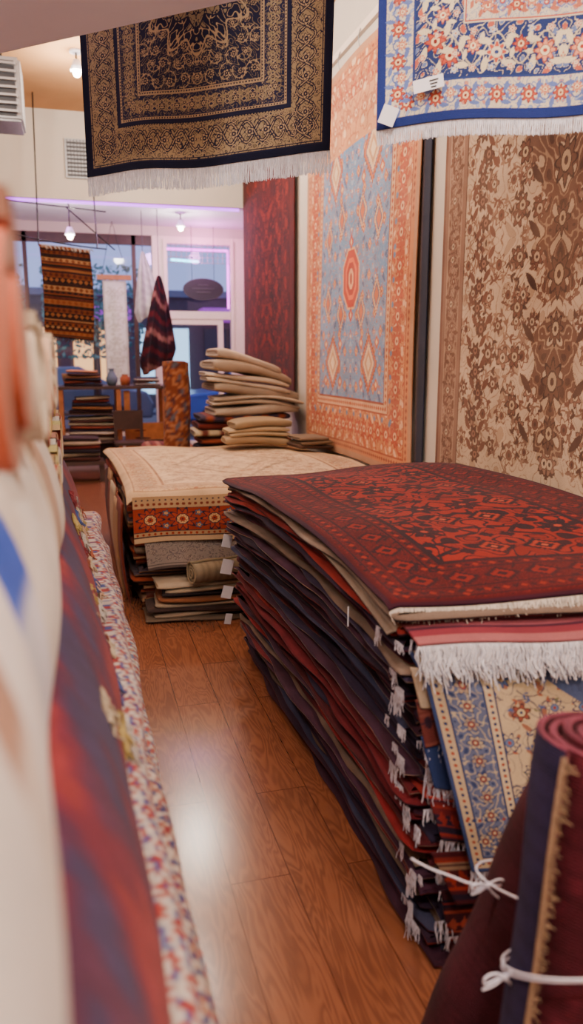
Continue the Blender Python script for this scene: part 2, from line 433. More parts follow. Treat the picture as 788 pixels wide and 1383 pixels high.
# ================================================================== ROOM
XR = 2.12
def shell(name, *a): return bb(name, *a)
shell('floor', -2.4, 2.9, -2.2, 12.7, -.1, 0, M_FLOOR)
shell('ceiling', -2.4, 2.9, -2.2, 10.0, 4.28, 4.4, M_CEIL)
shell('wall_right', XR, 2.9, -2.2, 9.95, 0, 4.28, M_WALL)
shell('wall_right_entry', 2.75, 2.9, 9.95, 12.5, 0, 3.5, M_WALL)
shell('wall_left', -2.4, -2.25, -2.2, 12.5, 0, 4.28, M_WALL)
shell('wall_back', -2.25, XR, -2.2, -2.05, 0, 4.28, M_WALL)
shell('wall_soffit', -2.25, XR, 9.85, 10.0, 3.33, 4.28, M_WALL)
shell('ceiling_entry', -2.4, 2.9, 10.0, 12.7, 3.48, 3.6, M_WHITE)
shell('baseboard_right', XR-.02, XR, -2.05, 9.95, 0, .12, M_TRIM)
shell('baseboard_left', -2.25, -2.23, -2.05, 12.5, 0, .12, M_TRIM)
pr = group('trim_1')
bb('rail', XR-.03, XR, 2.0, 9.8, 3.82, 3.87, M_TRIM, pr)
tube('hooks', [[(XR-.03, y, 3.84), (XR-.05, y, 3.80), (XR-.04, y, 3.72), (XR-.02, y, 3.70)] for y in np.arange(4.4, 9.5, .45)], .004, M_GREY, pr)
bm = bmesh.new()
P = [(-2.25, 5.66), (.78, 3.03), (.60, 2.68), (-2.25, 5.12)]
lo = [bm.verts.new((x, y, 2.845)) for x, y in P]; hi = [bm.verts.new((x, y, 4.28)) for x, y in P]
bm.faces.new(lo[::-1]); bm.faces.new(hi)
for i in range(4): bm.faces.new([lo[i], lo[(i+1) % 4], hi[(i+1) % 4], hi[i]])
bmesh.ops.recalc_face_normals(bm, faces=bm.faces)
me = bpy.data.meshes.new('trim_2'); bm.to_mesh(me); bm.free(); me.materials.append(M_LAV); link(bpy.data.objects.new('trim_2', me))

# shop front
YF = 12.5
bb('wall_front', -2.25, 1.22, YF-.06, YF+.1, 0, .42, M_TRIM)
bb('wall_front_header', -2.25, 2.75, YF-.06, YF+.1, 3.34, 3.48, M_WALL)
w1 = group('window_1')
for x in (-2.2, -.62, .95): bb('mullion', x-.03, x+.03, YF-.03, YF+.05, .42, 3.34, M_DWOOD, w1)
bb('sill', -2.25, 1.22, YF-.08, YF+.05, .42, .47, M_DWOOD, w1); bb('head', -2.25, 1.22, YF-.03, YF+.05, 3.2, 3.34, M_DWOOD, w1)
bb('glass', -2.2, 1.22, YF, YF+.01, .45, 3.3, M_GLASS, w1)
d1 = group('door_1')
for x0_, x1_ in ((1.22, 1.42), (2.44, 2.75)): bb('jamb', x0_, x1_, YF-.08, YF+.1, 0, 3.34, M_TRIM, d1, .008)
for x0_, x1_ in ((1.38, 1.44), (2.42, 2.47)): bb('jamb_bead', x0_, x1_, YF-.11, YF-.07, 0, 3.28, M_TRIM, d1, .006)
bb('transom_bar', 1.42, 2.46, YF-.06, YF+.08, 2.12, 2.24, M_TRIM, d1, .006)
bb('top_rail', 1.42, 2.46, YF-.06, YF+.08, 3.24, 3.34, M_TRIM, d1)
bb('transom_glass', 1.42, 2.46, YF, YF+.01, 2.24, 3.24, M_GLASS, d1)
for x0_, x1_ in ((1.42, 1.5), (2.22, 2.30)): bb('stile', x0_, x1_, YF-.04, YF+.04, 0, 2.12, M_TRIM, d1)
bb('door_bottom_rail', 1.5, 2.22, YF-.04, YF+.04, 0, .22, M_TRIM, d1); bb('door_top_rail', 1.5, 2.22, YF-.04, YF+.04, 2.04, 2.12, M_TRIM, d1)
bb('door_glass', 1.5, 2.22, YF, YF+.01, .22, 2.04, M_GLASS, d1); bb('side_glass', 2.30, 2.46, YF, YF+.01, 0.1, 2.12, M_GLASS, d1)
tube('grille', [[(x, YF-.1, 2.95), (x, YF-.1, 3.24)] for x in np.arange(1.5, 2.45, .08)]+[[(1.42, YF-.1, z), (2.46, YF-.1, z)] for z in (2.96, 3.04, 3.12, 3.2)], .004, M_GREY, d1)
tube('closer_bar', [[(1.52, YF-.06, 1.0), (1.52, YF-.1, 1.02), (1.52, YF-.1, 1.35), (1.52, YF-.06, 1.37)]], .012, M_METAL, d1)
# neon tubes
ng = group('neon_tube_light')
NE = emis('neon_magenta', '#e040d8', 7); NC = emis('neon_cyan', '#58e8ff', 8); NP = emis('neon_purple', '#c85cff', 3.5)
tube('tube_magenta', [[(1.46, YF+.12, 3.18), (2.42, YF+.12, 3.18)]], .018, NE, ng)
tube('tube_side', [[(2.42, YF+.12, 2.3), (2.42, YF+.12, 3.18)]], .016, NE, ng)
tube('tube_soffit', [[(-1.8, 9.92, 3.314), (2.05, 9.92, 3.314)]], .017, NP, ng)
tube('tube_cyan', [[(1.52, YF+.10, 3.02), (1.95, YF+.10, 3.0)]], .018, NC, ng)
for (p, e, c) in (((1.95, YF-.45, 3.1), 34, (1, .22, .75)), ((1.4, 10.4, 3.25), 46, (.9, .3, 1)), ((-.3, 10.4, 3.25), 26, (.9, .3, 1)), ((2.0, YF+.5, 2.8), 24, (.8, .3, 1))):
    ld = bpy.data.lights.new('neon_glow', 'POINT'); ld.energy = e; ld.color = c; ld.shadow_soft_size = .1
    o_ = bpy.data.objects.new('neon_glow', ld); o_.location = p; link(o_, ng)
# oval hanging sign
sg = group('hanging_sign')
bm = bmesh.new(); bmesh.ops.create_cone(bm, segments=40, radius1=.5, radius2=.5, depth=1, cap_ends=True)
bmesh.ops.rotate(bm, cent=(0, 0, 0), matrix=Matrix.Rotation(math.pi/2, 3, 'X'), verts=bm.verts)
bmesh.ops.scale(bm, vec=(.62, .03, .32), verts=bm.verts); bmesh.ops.translate(bm, vec=(1.97, 12.3, 2.56), verts=bm.verts)
me = bpy.data.meshes.new('board'); bm.to_mesh(me); bm.free(); me.materials.append(M_BLK); link(bpy.data.objects.new('board', me), sg)
tube('rim', [[(1.97+.31*math.cos(a), 12.29, 2.56+.16*math.sin(a)) for a in np.linspace(0, 6.2832, 40)]], .006, M_DGREY, sg)
for i, wd_ in enumerate((.16, .34, .22)): bb('lettering', 1.97-wd_/2, 1.97+wd_/2, 12.278, 12.284, 2.62-.055*i, 2.635-.055*i, M_DGREY, sg)
tube('wires', [[(1.8, 12.3, 2.68), (1.8, 12.3, 3.48)], [(2.14, 12.3, 2.68), (2.14, 12.3, 3.48)]], .004, M_METAL, sg)
vg = group('wall_vent')
bb('frame', .02, .34, 9.82, 9.85, 3.56, 3.98, M_GREY, vg)
for i in range(9): bb('slat', .04, .32, 9.805, 9.82, 3.58+i*.043, 3.60+i*.043, M_DGREY, vg)
for i in range(8): bb('bar', .045+i*.036, .052+i*.036, 9.80, 9.806, 3.57, 3.97, M_DGREY, vg)
hg = group('ceiling_heater')
bb('case', -1.25, -.33, 7.9, 8.4, 3.62, 4.15, M_GREY, hg, .02)
for i in range(7): box('louvre', (-.79, 7.87, 3.69+i*.065), (.84, .05, .018), M_GREY, hg)
bb('grille_back', -1.2, -.38, 7.885, 7.9, 3.66, 4.11, M_BLK, hg)
tube('hanger', [[(-1.1, 8.15, 4.14), (-1.1, 8.15, 4.28)], [(-.5, 8.15, 4.14), (-.5, 8.15, 4.28)]], .01, M_METAL, hg)

# ================================================================== LIGHTS
BULB = emis('bulb_warm', '#ffe2b8', 60)
def spot_fixture(x, y, z, zc, power, col=(1, .80, .58), rad=.12, name='ceiling_spot_or_fill'):
    g = group(name)
    cyl('canopy', (x, y, zc-.02), (x, y, zc), .06, .06, M_WHITE, g)
    cyl('stem', (x, y, z+.06), (x, y, zc-.01), .008, .008, M_METAL, g)
    cyl('shade', (x, y, z-.01), (x, y, z+.08), .06, .03, M_WHITE, g)
    bm = bmesh.new(); bmesh.ops.create_uvsphere(bm, u_segments=16, v_segments=10, radius=.035); bmesh.ops.translate(bm, vec=(x, y, z-.03), verts=bm.verts)
    me = bpy.data.meshes.new('bulb'); bm.to_mesh(me); bm.free(); me.materials.append(BULB); link(bpy.data.objects.new('bulb', me), g)
    ld = bpy.data.lights.new('lamp', 'POINT'); ld.energy = power; ld.color = col; ld.shadow_soft_size = rad
    lo_ = bpy.data.objects.new('lamp', ld); lo_.location = (x, y, z-.16); link(lo_, g)
WARM = (1, .88, .75); NEU = (1, .93, .87)
spot_fixture(.16, 8.0, 4.12, 4.28, 80, WARM)
spot_fixture(1.09, 8.1, 4.1, 4.28, 135, WARM)
spot_fixture(.6, 5.9, 4.1, 4.28, 130, WARM)  # from here to the pendants: unseen fixtures, added as fill light for the room
spot_fixture(-.9, 6.6, 4.1, 4.28, 80, WARM)
spot_fixture(.95, 1.1, 4.0, 4.28, 170, NEU)
spot_fixture(.2, -.6, 3.9, 4.28, 210, NEU)
spot_fixture(-1.2, 1.2, 4.0, 4.28, 130, NEU)
spot_fixture(1.2, 4.4, 4.1, 4.28, 90, WARM)
spot_fixture(1.4, -1.0, 3.9, 4.28, 120, NEU)
spot_fixture(.03, 10.5, 3.04, 3.48, 55, WARM, .06, 'pendant_lamp')
spot_fixture(1.5, 11.2, 3.3, 3.48, 42, WARM, .06, 'pendant_lamp')

# ================================================================== WALL RUGS
# --- 1. slate-blue / orange rug on right wall
cv = Cv(2.42, 2.95, 230, '#6a89ac')
w, h = cv.w, cv.h
red = ('#943a24', '#b4502e', '#d8a87c', '#7c2c1c'); crm = ('#8a4a34', '#dcb488', '#b0502e', '#d9a070')
cv.trace(.46, 9, 34, '#b8704a', .085, '#8ba0b8', 1.6, '#4a6186', seed=3)
cv.trace(.46, 9, 62, '#a4b2c0', .07, None, 2.2, seed=5)
cv.band(0, .46, '#c2804f')
cv.trace(.115, .40, 45, '#a0482c', .20, '#b05432', 1.3, '#d8a880', seed=7)
cv.band(0, .05, '#b07e5c'); cv.band(.05, .105, '#c07848'); cv.band(.105, .12, '#984a30'); cv.band(.385, .40, '#98482e'); cv.band(.40, .455, '#d0a278'); cv.band(.455, .47, '#8c4430')
for y in np.arange(.25, h/2+.2, .16):
    cv.flower(.255, y, .068, 8, *red); cv.leaf(.255, y+.08, 0, .1, .02, '#a84c2c'); cv.disk(.16, y+.08, .02, lin('#d8a880')); cv.disk(.35, y+.08, .02, lin('#5f7690'))
for x in np.arange(.25, w/2+.2, .16):
    cv.flower(x, .255, .068, 8, *red); cv.disk(x+.08, .16, .02, lin('#d8a880')); cv.disk(x+.08, .35, .02, lin('#5f7690'))
for t in np.arange(.43, max(w, h)/2+.2, .045): cv.diamond(.427, t, .018, .02, '#a84c2c'); cv.diamond(t, .427, .02, .018, '#a84c2c'); cv.diamond(.078, t-.35, .015, .02, '#8c4430'); cv.diamond(t-.35, .078, .02, .015, '#8c4430')
for y in np.arange(.56, h/2+.1, .135):
    for i, x in enumerate(np.arange(.56, w/2+.1, .13)):
        k = (i+int(y*10)) % 3
        if k == 0: cv.diamond(x, y, .038, .048, '#b85830'); cv.diamond(x, y, .024, .03, '#d8a878'); cv.diamond(x, y, .010, .013, '#983c24')
        elif k == 1: cv.flower(x, y, .030, 4, '#b85c38', '#a4b0ba', '#c05a34', '#dcb890')
        else: cv.line([(x-.035, y-.03), (x, y+.03), (x+.035, y-.03)], .010, '#b85c38'); cv.disk(x, y-.02, .012, lin('#dcb890'))
cx, cy = .80, .74
for rx, ry, c in ((.165, .20, '#8a4a34'), (.15, .18, '#c8683c'), (.125, .15, '#46597a'), (.11, .135, '#dcb890'), (.075, .09, '#c08a60'), (.045, .055, '#e0c49e')): cv.diamond(cx, cy, rx*1.15, ry*1.15, c, 8)
for s_ in (-1, 1):
    for q in (-1, 1): cv.diamond(cx+s_*.17, cy+q*.15, .05, .05, '#b85830', 4); cv.diamond(cx+s_*.17, cy+q*.15, .025, .025, '#dcb890')
for (cx, cy) in ((.66, 1.22), (.98, 1.12)):
    for rx, ry, c in ((.10, .14, '#943c24'), (.088, .125, '#d4a880'), (.062, .09, '#46597a'), (.045, .065, '#c8683c')): cv.diamond(cx, cy, rx, ry, c, 6)
cv.mirror()
cx, cy = w/2, h/2-.10
for rx, ry, c in ((.185, .23, '#d8a070'), (.168, .21, '#b43018'), (.125, .155, '#e06030'), (.095, .12, '#a82814'), (.055, .075, '#e2a070'), (.025, .04, '#a03018')): cv.hexa(cx, cy, rx, ry, c)
for s_ in (-1, 1): cv.diamond(cx, cy+s_*.27, .05, .06, '#b43a20', 4); cv.diamond(cx, cy+s_*.27, .02, .03, '#dcb890')
cv.rect(0, w, h-.62, h-.3, '#ca8c60')
cv.a[(cv.Y > h-.6) & (cv.Y < h-.04) & (np.abs(cv.tracef(30, 9)) < .3)] = lin('#b06a46')
cv.a[(cv.Y > h-.6) & (cv.Y < h-.04) & (cv.tracef(30, 9) > 1.4)] = lin('#dcb28c')
for x in np.arange(.25, w-.1, .17): cv.flower(x, h-.42, .065, 8, '#a0583a', '#bc724a', '#dcb28c', '#984028')
cv.fade('#b8a090', .16, 4)
def f(u, v):
    return (XR-.03-.012*np.sin(u*9)*np.cos(v*3), 7.06-2.42*u+.02*np.sin(v*5), .76+2.95*v)
g = group('wall_rug'); sheet('pile', cv, f, g, nrm=1)

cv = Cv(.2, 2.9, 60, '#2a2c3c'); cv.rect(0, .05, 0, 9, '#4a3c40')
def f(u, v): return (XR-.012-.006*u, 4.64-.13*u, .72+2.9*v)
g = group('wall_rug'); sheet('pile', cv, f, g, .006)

# --- 2. brown/cream rug right wall
cv = Cv(2.3, 2.9, 240, '#c4aa8e')
w, h = cv.w, cv.h
D1 = '#4a2e24'; D2 = '#6b4334'; D3 = '#8c6450'; CC_ = '#c4aa8e'
br_ = (D1, D2, '#b89c80', D1); br2 = (D2, '#bfa486', D2, D1); br3 = (D1, D3, '#bfa486', '#38221c')
cv.trace(.28, 9, 30, '#96745c', .10, '#ae9074', 1.5, seed=12)
cv.scatter(.3, w/2+.1, .34, h/2+.1, .155, [br_, br2, br3], '#7c5844', [D2, '#7c5a48', D1, '#94705a'], 5, rk=.34, lw=.009, lf=1.5)
for y in np.arange(.36, h/2+.1, .11):
    xx = .47+.03*math.sin(y*20)
    cv.flower(xx, y, .045, 6, D1, '#5a3a2e', D3, D1); cv.leaf(xx+.07, y+.05, .8, .045, .018, D2); cv.leaf(xx-.07, y+.05, 2.3, .045, .018, D2)
cv.band(.0, .29, '#84604e'); cv.trace(.08, .23, 50, '#a4826a', .2, '#6a4636', 1.2, '#9c7860', seed=2)
cv.band(.0, .03, '#6a4638'); cv.band(.07, .08, '#a4836a'); cv.band(.23, .24, '#a4836a'); cv.band(.28, .29, D1)
cv.vine(.155, .045, .24, '#a08068', [br3, ('#5a3a2e', '#96705a', '#6e4838', '#b89c80')], .009, .042, 6, '#664434')
cv.mirror()
X = np.abs(cv.X-w/2); Y = cv.Y
lob = .13+.06*np.cos((Y-h/2)*11)+.035*np.cos((Y-h/2)*27)
med = (np.hypot(X/.42, (Y-2.05)/.48) < .9+.1*np.cos(10*np.arctan2(Y-2.05, X)))
m0 = ((X < lob) | med) & (Y > .45) & (Y < h-.35)
n1 = cv.tracef(40, 33)
cv.a[m0] = lin('#684636'); cv.a[m0 & (np.abs(n1) < .25)] = lin('#a08064'); cv.a[m0 & (n1 > 1.4)] = lin('#bfa486'); cv.a[m0 & (n1 < -1.5)] = lin(D1)
for k, yy in enumerate(np.arange(.55, 2.6, .235)):
    s_ = (.06, .085)[k % 2]
    cv.flower(w/2, yy, s_, 8, '#38221c', '#664434', '#b49878', D1, sy=1.2)
    for sx_ in (-1, 1): cv.flower(w/2+sx_*.33, yy+.1, .055, 6, '#3a241c', D2, '#b49878', D1); cv.leaf(w/2+sx_*.22, yy-.02, sx_*.7, .07, .022, D1)
cv.fade('#a88870', .22, 9, 5)
def f(u, v): return (XR-.035-.01*np.sin(u*11), 4.28-2.3*u, .66+2.9*v+.01*np.sin(u*8))
g = group('wall_rug'); sheet('pile', cv, f, g)

# --- 3. dark red rug
cv = Cv(2.3, 2.7, 130, '#560e08')
cv.trace(0, 9, 18, '#220810', .3, '#761808', 1.0, '#260810', seed=8)
cv.trace(0, 9, 48, '#30080c', .3, '#86200c', 1.9, seed=9)
cv.band(0, .22, '#3c0a0a'); cv.band(.05, .07, '#140810'); cv.band(.19, .22, '#140810'); cv.fade('#661206', .4, 2, 7)
def f(u, v): return (XR-.03-.012*np.sin(u*7), 9.82-2.36*u, 1.05+2.7*v)
g = group('wall_rug'); sheet('pile', cv, f, g)

# ================================================================== HANGING RUGS
def hang_fn(A, B, z0, H, wav, flare=0):
    A = np.array(A); B = np.array(B); d = B-A; n = np.array([-d[1], d[0]])/np.hypot(*d)
    def f(u, v):
        uu = u+flare*v*(u-.3)
        o = wav*(1-v*.6)*(np.sin(u*8.5+1)+.5*np.sin(u*17+v*2))
        return (A[0]+d[0]*uu+n[0]*o, A[1]+d[1]*uu+n[1]*o, z0+H*v+.012*np.sin(u*9)*(1-v))
    return f
# --- rug A navy / tan
cv = Cv(1.31, 1.5, 440, '#23233a')
w, h = cv.w, cv.h
TAN = '#a58c6c'; NV = '#1e1e34'; T2 = '#857459'
t1 = (TAN, NV, TAN, NV); t2 = (NV, TAN, NV, TAN)
cv.trace(.33, 9, 80, T2, .14, None, 1.7, seed=1)
cv.scatter(.36, w/2+.05, .36, h/2+.05, .068, [t1, t2], TAN, [TAN, T2], 11, rk=.27, lw=.004)
cv.band(0, .03, '#15162a')
cv.band(.03, .205, '#937e60'); cv.trace(.03, .205, 100, NV, .18, '#77674f', 1.8, seed=4); cv.band(.03, .037, NV); cv.band(.043, .047, NV)
for side in (0, 1):
    Ls = (w if side == 0 else h)/2+.1
    for ph in (0, math.pi):
        t = np.arange(.06, Ls, .003); y = .125+.045*np.sin(2*np.pi*t/.15+ph)
        P = np.stack([t, y], 1) if side == 0 else np.stack([y, t], 1); cv.line(P, .015, NV); cv.line(P, .005, TAN)
    for t in np.arange(.0975, Ls, .075):
        for yy, s_ in ((.125, .022), (.068, .013), (.182, .013)):
            c = (t, yy) if side == 0 else (yy, t); cv.flower(c[0], c[1], s_, 5, NV, TAN, NV, TAN)
        for yy in (.09, .16):
            a = np.linspace(0, 5, 22); rr = .018-.0028*a
            xs = t+.037+rr*np.cos(a); ys = yy+rr*np.sin(a)
            P = np.stack([xs, ys], 1) if side == 0 else np.stack([ys, xs], 1); cv.line(P, .005, NV)
cv.band(.200, .207, NV); cv.band(.212, .216, NV); cv.band(.222, .232, TAN); cv.band(.232, .335, '#252540'); cv.trace(.236, .33, 110, T2, .17, None, 1.7, seed=6)
for side in (0, 1):
    Ls = (w if side == 0 else h)/2+.1
    for t in np.arange(.24, Ls, .014):
        for dd in (.2, .227, .34):
            c = (t, dd) if side == 0 else (dd, t); cv.disk(c[0], c[1], .0035, lin(NV if dd != .34 else TAN))
cv.vine(.284, .024, .08, TAN, [t1, (TAN, T2, NV, TAN)], .004, .018, 6, T2)
cv.band(.33, .337, TAN); cv.band(.345, .35, TAN)
cv.mirror()
X = np.abs(cv.X-w/2)/.29; Y = np.abs(cv.Y-h/2)/.27
rr = np.hypot(X, Y); th = np.arctan2(Y, X); R_ = .88+.12*np.cos(12*th)
n1 = cv.tracef(90, 44); n2 = cv.tracef(130, 45)
cv.a[rr < R_] = lin(TAN); m = rr < R_*.95; cv.a[m] = lin(NV); cv.a[m & (np.abs(n1) < .28)] = lin(TAN); cv.a[m & (n1 > 1.6)] = lin(T2)
R2 = .5+.08*np.cos(8*th); m = rr < R2; cv.a[m] = lin(NV); m = rr < R2*.93; cv.a[m] = lin(T2); cv.a[m & (np.abs(n2) < .35)] = lin(NV); m = rr < .16; cv.a[m & (n2 > 0)] = lin(NV)
fA = hang_fn((.108, 4.36), (1.16, 3.56), 2.45, 1.5, .018, .035)
g = group('hanging_rug'); sheet('pile', cv, fA, g)
def sagA(t):
    p = fA(np.array(t), np.array(0.)); return np.array([float(a) for a in p])-(np.array([.108, 4.36, 2.45])*(1-t)+np.array([1.16, 3.56, 2.45])*t)
fringe('fringe', (.108, 4.36, 2.455), (1.16, 3.56, 2.455), 760, .10, (0, 0, -1), '#d9d3da', g, .003, .1, sagA, 3, .05)
tube('hanging_rod', [[(.03, 4.42, 3.96), (1.26, 3.49, 3.96)], [(.2, 4.29, 3.96), (.2, 4.29, 4.28)], [(1.1, 3.61, 3.96), (1.1, 3.61, 4.28)]], .012, M_METAL, g)

# --- rug B cream / navy / red
cv = Cv(1.2, 1.5, 460, '#c8bba6')
w, h = cv.w, cv.h
CR = '#c4b69e'; NB = '#2c3a6a'; RD = '#a84838'
r1 = ('#7a302c', RD, '#d8b48c', '#702424'); r2 = ('#3e4c80', '#8490b0', RD, '#d0c4a8'); r3 = ('#8c4434', '#cc8468', '#d8c4a0', '#98342c')
cv.trace(.38, 9, 70, '#5a679a', .13, '#b87660', 1.7, '#7684aa', seed=2)
cv.scatter(.40, w/2+.03, .40, h/2+.03, .085, [r1, r2, r3], '#4a5890', ['#3e4e86', '#b05c48', '#6c7ca4', '#7c8068'], 21, rk=.28, lw=.004)
cv.band(.03, .12, CR); cv.trace(.03, .12, 110, '#6a78a4', .15, '#b87a66', 1.7, '#8c98b4', seed=4)
cv.band(0, .03, '#222e68'); cv.band(.12, .127, NB); cv.band(.127, .29, '#26325f')
cv.trace(.13, .288, 80, '#b8aa90', .12, '#5c6a94', 1.6, '#a85444', seed=5)
cv.band(.286, .38, CR); cv.trace(.29, .38, 110, '#6a78a4', .15, '#b87a66', 1.6, seed=6); cv.band(.290, .294, RD); cv.band(.38, .386, NB); cv.band(.392, .397, RD)
cv.vine(.077, .024, .10, '#4a5a90', [r1, r3], .004, .025, 8, '#5a6aa0', .016)
cv.vine(.207, .045, .15, '#b8a888', [r1, r3, (CR, RD, CR, NB)], .005, .034, 8, '#c8b898', .024)
for side in (0, 1):
    for k, t in enumerate(np.arange(.2, .9, .06)):
        for yy in (.152, .262):
            c = (t, yy) if side == 0 else (yy, t); cv.flower(c[0], c[1], .012, 5, CR, ['#b8604c', '#8090b8'][k % 2], CR, RD)
cv.vine(.338, .022, .09, '#5a68a0', [r3, r2, r1], .004, .020, 6, '#a8604c')
cv.mirror()
fB = hang_fn((1.04, 2.69), (2.03, 2.03), 2.31, 1.5, .008, .02)
g = group('hanging_rug'); sheet('pile', cv, fB, g)
def sagB(t):
    p = fB(np.array(t), np.array(0.)); return np.array([float(a) for a in p])-(np.array([1.04, 2.69, 2.31])*(1-t)+np.array([2.03, 2.03, 2.31])*t)
fringe('fringe', (1.04, 2.69, 2.312), (2.03, 2.03, 2.312), 900, .052, (0, 0, -1), '#ddd8e0', g, .0025, .1, sagB, 5, .05)
tube('hanging_rod', [[(1.0, 2.73, 3.83), (2.08, 2.0, 3.83)], [(1.2, 2.59, 3.83), (1.2, 2.59, 4.28)], [(1.9, 2.12, 3.83), (1.9, 2.12, 4.28)]], .012, M_METAL, g)
def tag(c, wx, wz, ang, parent, name='price_tag', tilt=0):
    ob = box(name, (0, 0, 0), (wx, .0015, wz), M_PAPER, parent); ob.location = c; ob.rotation_euler = (0, tilt, ang); return ob
ANG = math.atan2(-.66, .99)
n_ = np.array([-.555, -.83])
def onB(u, z, o=.03): p = np.array([1.04, 2.69])+np.array([.99, -.66])*u+n_*o; return (p[0], p[1], z)
tag(onB(.15, 2.43), .10, .04, ANG, g, 'price_tag', -.15); tag(onB(.04, 2.345), .055, .06, ANG, g, 'price_tag', .4)
for i in range(3):
    ob = box('tag_print', (0, 0, 0), (.03-.006*i, .002, .004), M_BLK, g); ob.location = onB(.165, 2.44-.01*i, .0315); ob.rotation_euler = (0, -.15, ANG)

# ================================================================== NEAR RUG STACK
def warp1(X, Y, Z):
    fr = np.clip(Z/.92, 0, 1.05)
    wt = np.clip((3.9-Y)/2.15, 0, 1.2)
    Y2 = Y-.20*(X-.76)*wt
    lf = np.clip(1-(X-.7)/.5, 0, 1)
    s_ = np.clip((Y-1.76)/2.1, 0, 1)
    Z2 = Z+fr*(.055*np.sin(np.pi*s_)+.016*lf*(1-s_)-.014*(1-s_)**3)+.05*fr*np.clip(X-.76, 0, 1)+.008*fr*np.sin(Y*4)*(1-lf)
    X2 = X-.02*fr*np.clip((Y-2)/2, 0, 1)-.015*np.sin(np.pi*fr)*np.sin(Y*1.8+1)*lf+.03*fr*(1-s_)*lf
    return X2, Y2, Z2
g1 = group('rug_stack')
pal1 = [('#2c2030', '#48202a'), ('#3a2030', '#6c2c34'), ('#6c1c1e', '#38202c'), ('#2a2438', '#3c2c44'), ('#5a1c22', '#2a2030'), ('#342c44', '#9a8a80'), ('#762420', '#38222e'), ('#281e2e', '#5a2430'), ('#3c2434', '#a89688'), ('#34364e', '#50202c'), ('#302030', '#7e2e2a'), ('#5e2026', '#9a8474'), ('#241c28', '#38283a'), ('#6a5a50', '#38282c'), ('#4a1c22', '#7a6458')]
layer_stack('layers', g1, .745, 1.84, 1.79, 3.86, .915, 54, pal1, 4, warp1, .027, .055, taper=(.07, -.17))
bb('core', .95, 1.7, 1.95, 3.65, 0, .8, M_DWOOD, g1)
# top rug
cv = Cv(1.14, 2.14, 380, '#761a0e')
w, h = cv.w, cv.h
NVY = '#1a1018'; MR = '#3e0c10'; RR = '#882610'
cv.trace(.25, 9, 32, NVY, .20, '#6a160c', 1.5, NVY, seed=6)
for y in np.arange(.37, h/2+.2, .165):
    for i, x in enumerate(np.arange(.34, w/2+.1, .15)):
        q = (i+int(y*7.7)) % 3
        if q == 0:
            cv.diamond(x, y, .075, .07, NVY, 6); cv.diamond(x, y, .052, .048, RR, 5); cv.diamond(x, y, .034, .032, NVY, 4); cv.diamond(x, y, .014, .014, '#98442a')
        elif q == 1:
            for da in range(8): cv.leaf(x+.042*math.cos(da*.785), y+.042*math.sin(da*.785), da*.785, .034, .014, NVY)
            cv.disk(x, y, .012, lin('#8a321c'))
        else:
            cv.line([(x-.06, y-.06), (x+.02, y-.012), (x-.02, y+.035), (x+.06, y+.06)], .018, NVY); cv.diamond(x+.045, y-.035, .03, .03, NVY, 3); cv.diamond(x-.045, y+.035, .03, .03, NVY, 3)
cv.band(0, .27, MR); cv.trace(.02, .26, 120, '#5c1412', .22, NVY, 1.6, seed=3)
cv.band(0, .012, '#241020'); cv.band(.03, .036, NVY); cv.band(.085, .093, NVY); cv.band(.205, .213, NVY); cv.band(.25, .27, NVY)
for t in np.arange(.04, h/2+.1, .026):
    for dd in (.06, .230):
        cc_ = '#7a2010' if int(t*38) % 2 else NVY; cv.diamond(dd, t, .011, .011, cc_); cv.diamond(t, dd, .011, .011, cc_)
for t in np.arange(.15, h/2+.1, .12):
    for (x, y) in ((.148, t), (t, .148)):
        cv.diamond(x, y, .056, .050, NVY, 5); cv.diamond(x, y, .038, .034, '#6c170f', 4); cv.diamond(x, y, .017, .016, NVY)
cv.mirror(); cv.fade('#4c0e10', .25, 8, 5)
def top1(x, y, dz=0):
    x = np.asarray(x, float); y = np.asarray(y, float)
    X2, Y2, Z2 = warp1(x, y, np.full_like(x, .92)); return X2, Y2, Z2+.006+dz
def f(u, v):
    x = .72+1.13*u+.006*np.sin(v*9)*(1-u); y = 1.765+2.13*v
    X2, Y2, Z2 = top1(x, y)
    e = np.clip(1-u/.03, 0, 1)**2*.012+np.clip(1-v/.02, 0, 1)**2*.008
    return X2, Y2, Z2-e+.005*np.sin(x*9+y*5)+.005*np.sin(y*7-x*3)
sheet('top_rug', cv, f, g1, .009)
p0 = [float(a) for a in f(np.array(0.), np.array(0.))]; p1 = [float(a) for a in f(np.array(1.), np.array(0.))]
def mk(fn, p0, p1):
    def s(t):
        p = [float(a) for a in fn(np.array(t), np.array(0.))]; return np.array(p)-(np.array(p0)*(1-t)+np.array(p1)*t)
    return s
fringe('top_fringe', p0, p1, 700, .034, (0, -.6, -1), '#d3c8bc', g1, .0026, .45, mk(f, p0, p1), 7, .25)
# second rug edge with thick fringe
cv = Cv(1.07, .34, 240, '#8a3a44')
for y, c in ((.0, '#8a5054'), (.03, '#702834'), (.06, '#3c1828'), (.075, '#80404a'), (.1, '#66222e'), (.2, '#581c26')): cv.a[cv.Y >= y] = lin(c)
def f2(u, v):
    x = .755+1.07*u; y = 1.665+.34*v
    X2, Y2, Z2 = top1(x, y, -.045)
    return X2, Y2, Z2-.025*(1-v)**3+.004*np.sin(u*14)-.008
sheet('second_rug', cv, f2, g1, .008)
p0 = [float(a) for a in f2(np.array(0.), np.array(0.))]; p1 = [float(a) for a in f2(np.array(1.), np.array(0.))]
fringe('second_fringe', p0, p1, 1050, .085, (0, -.42, -1), '#d6d2da', g1, .0028, .25, mk(f2, p0, p1), 8, .25)
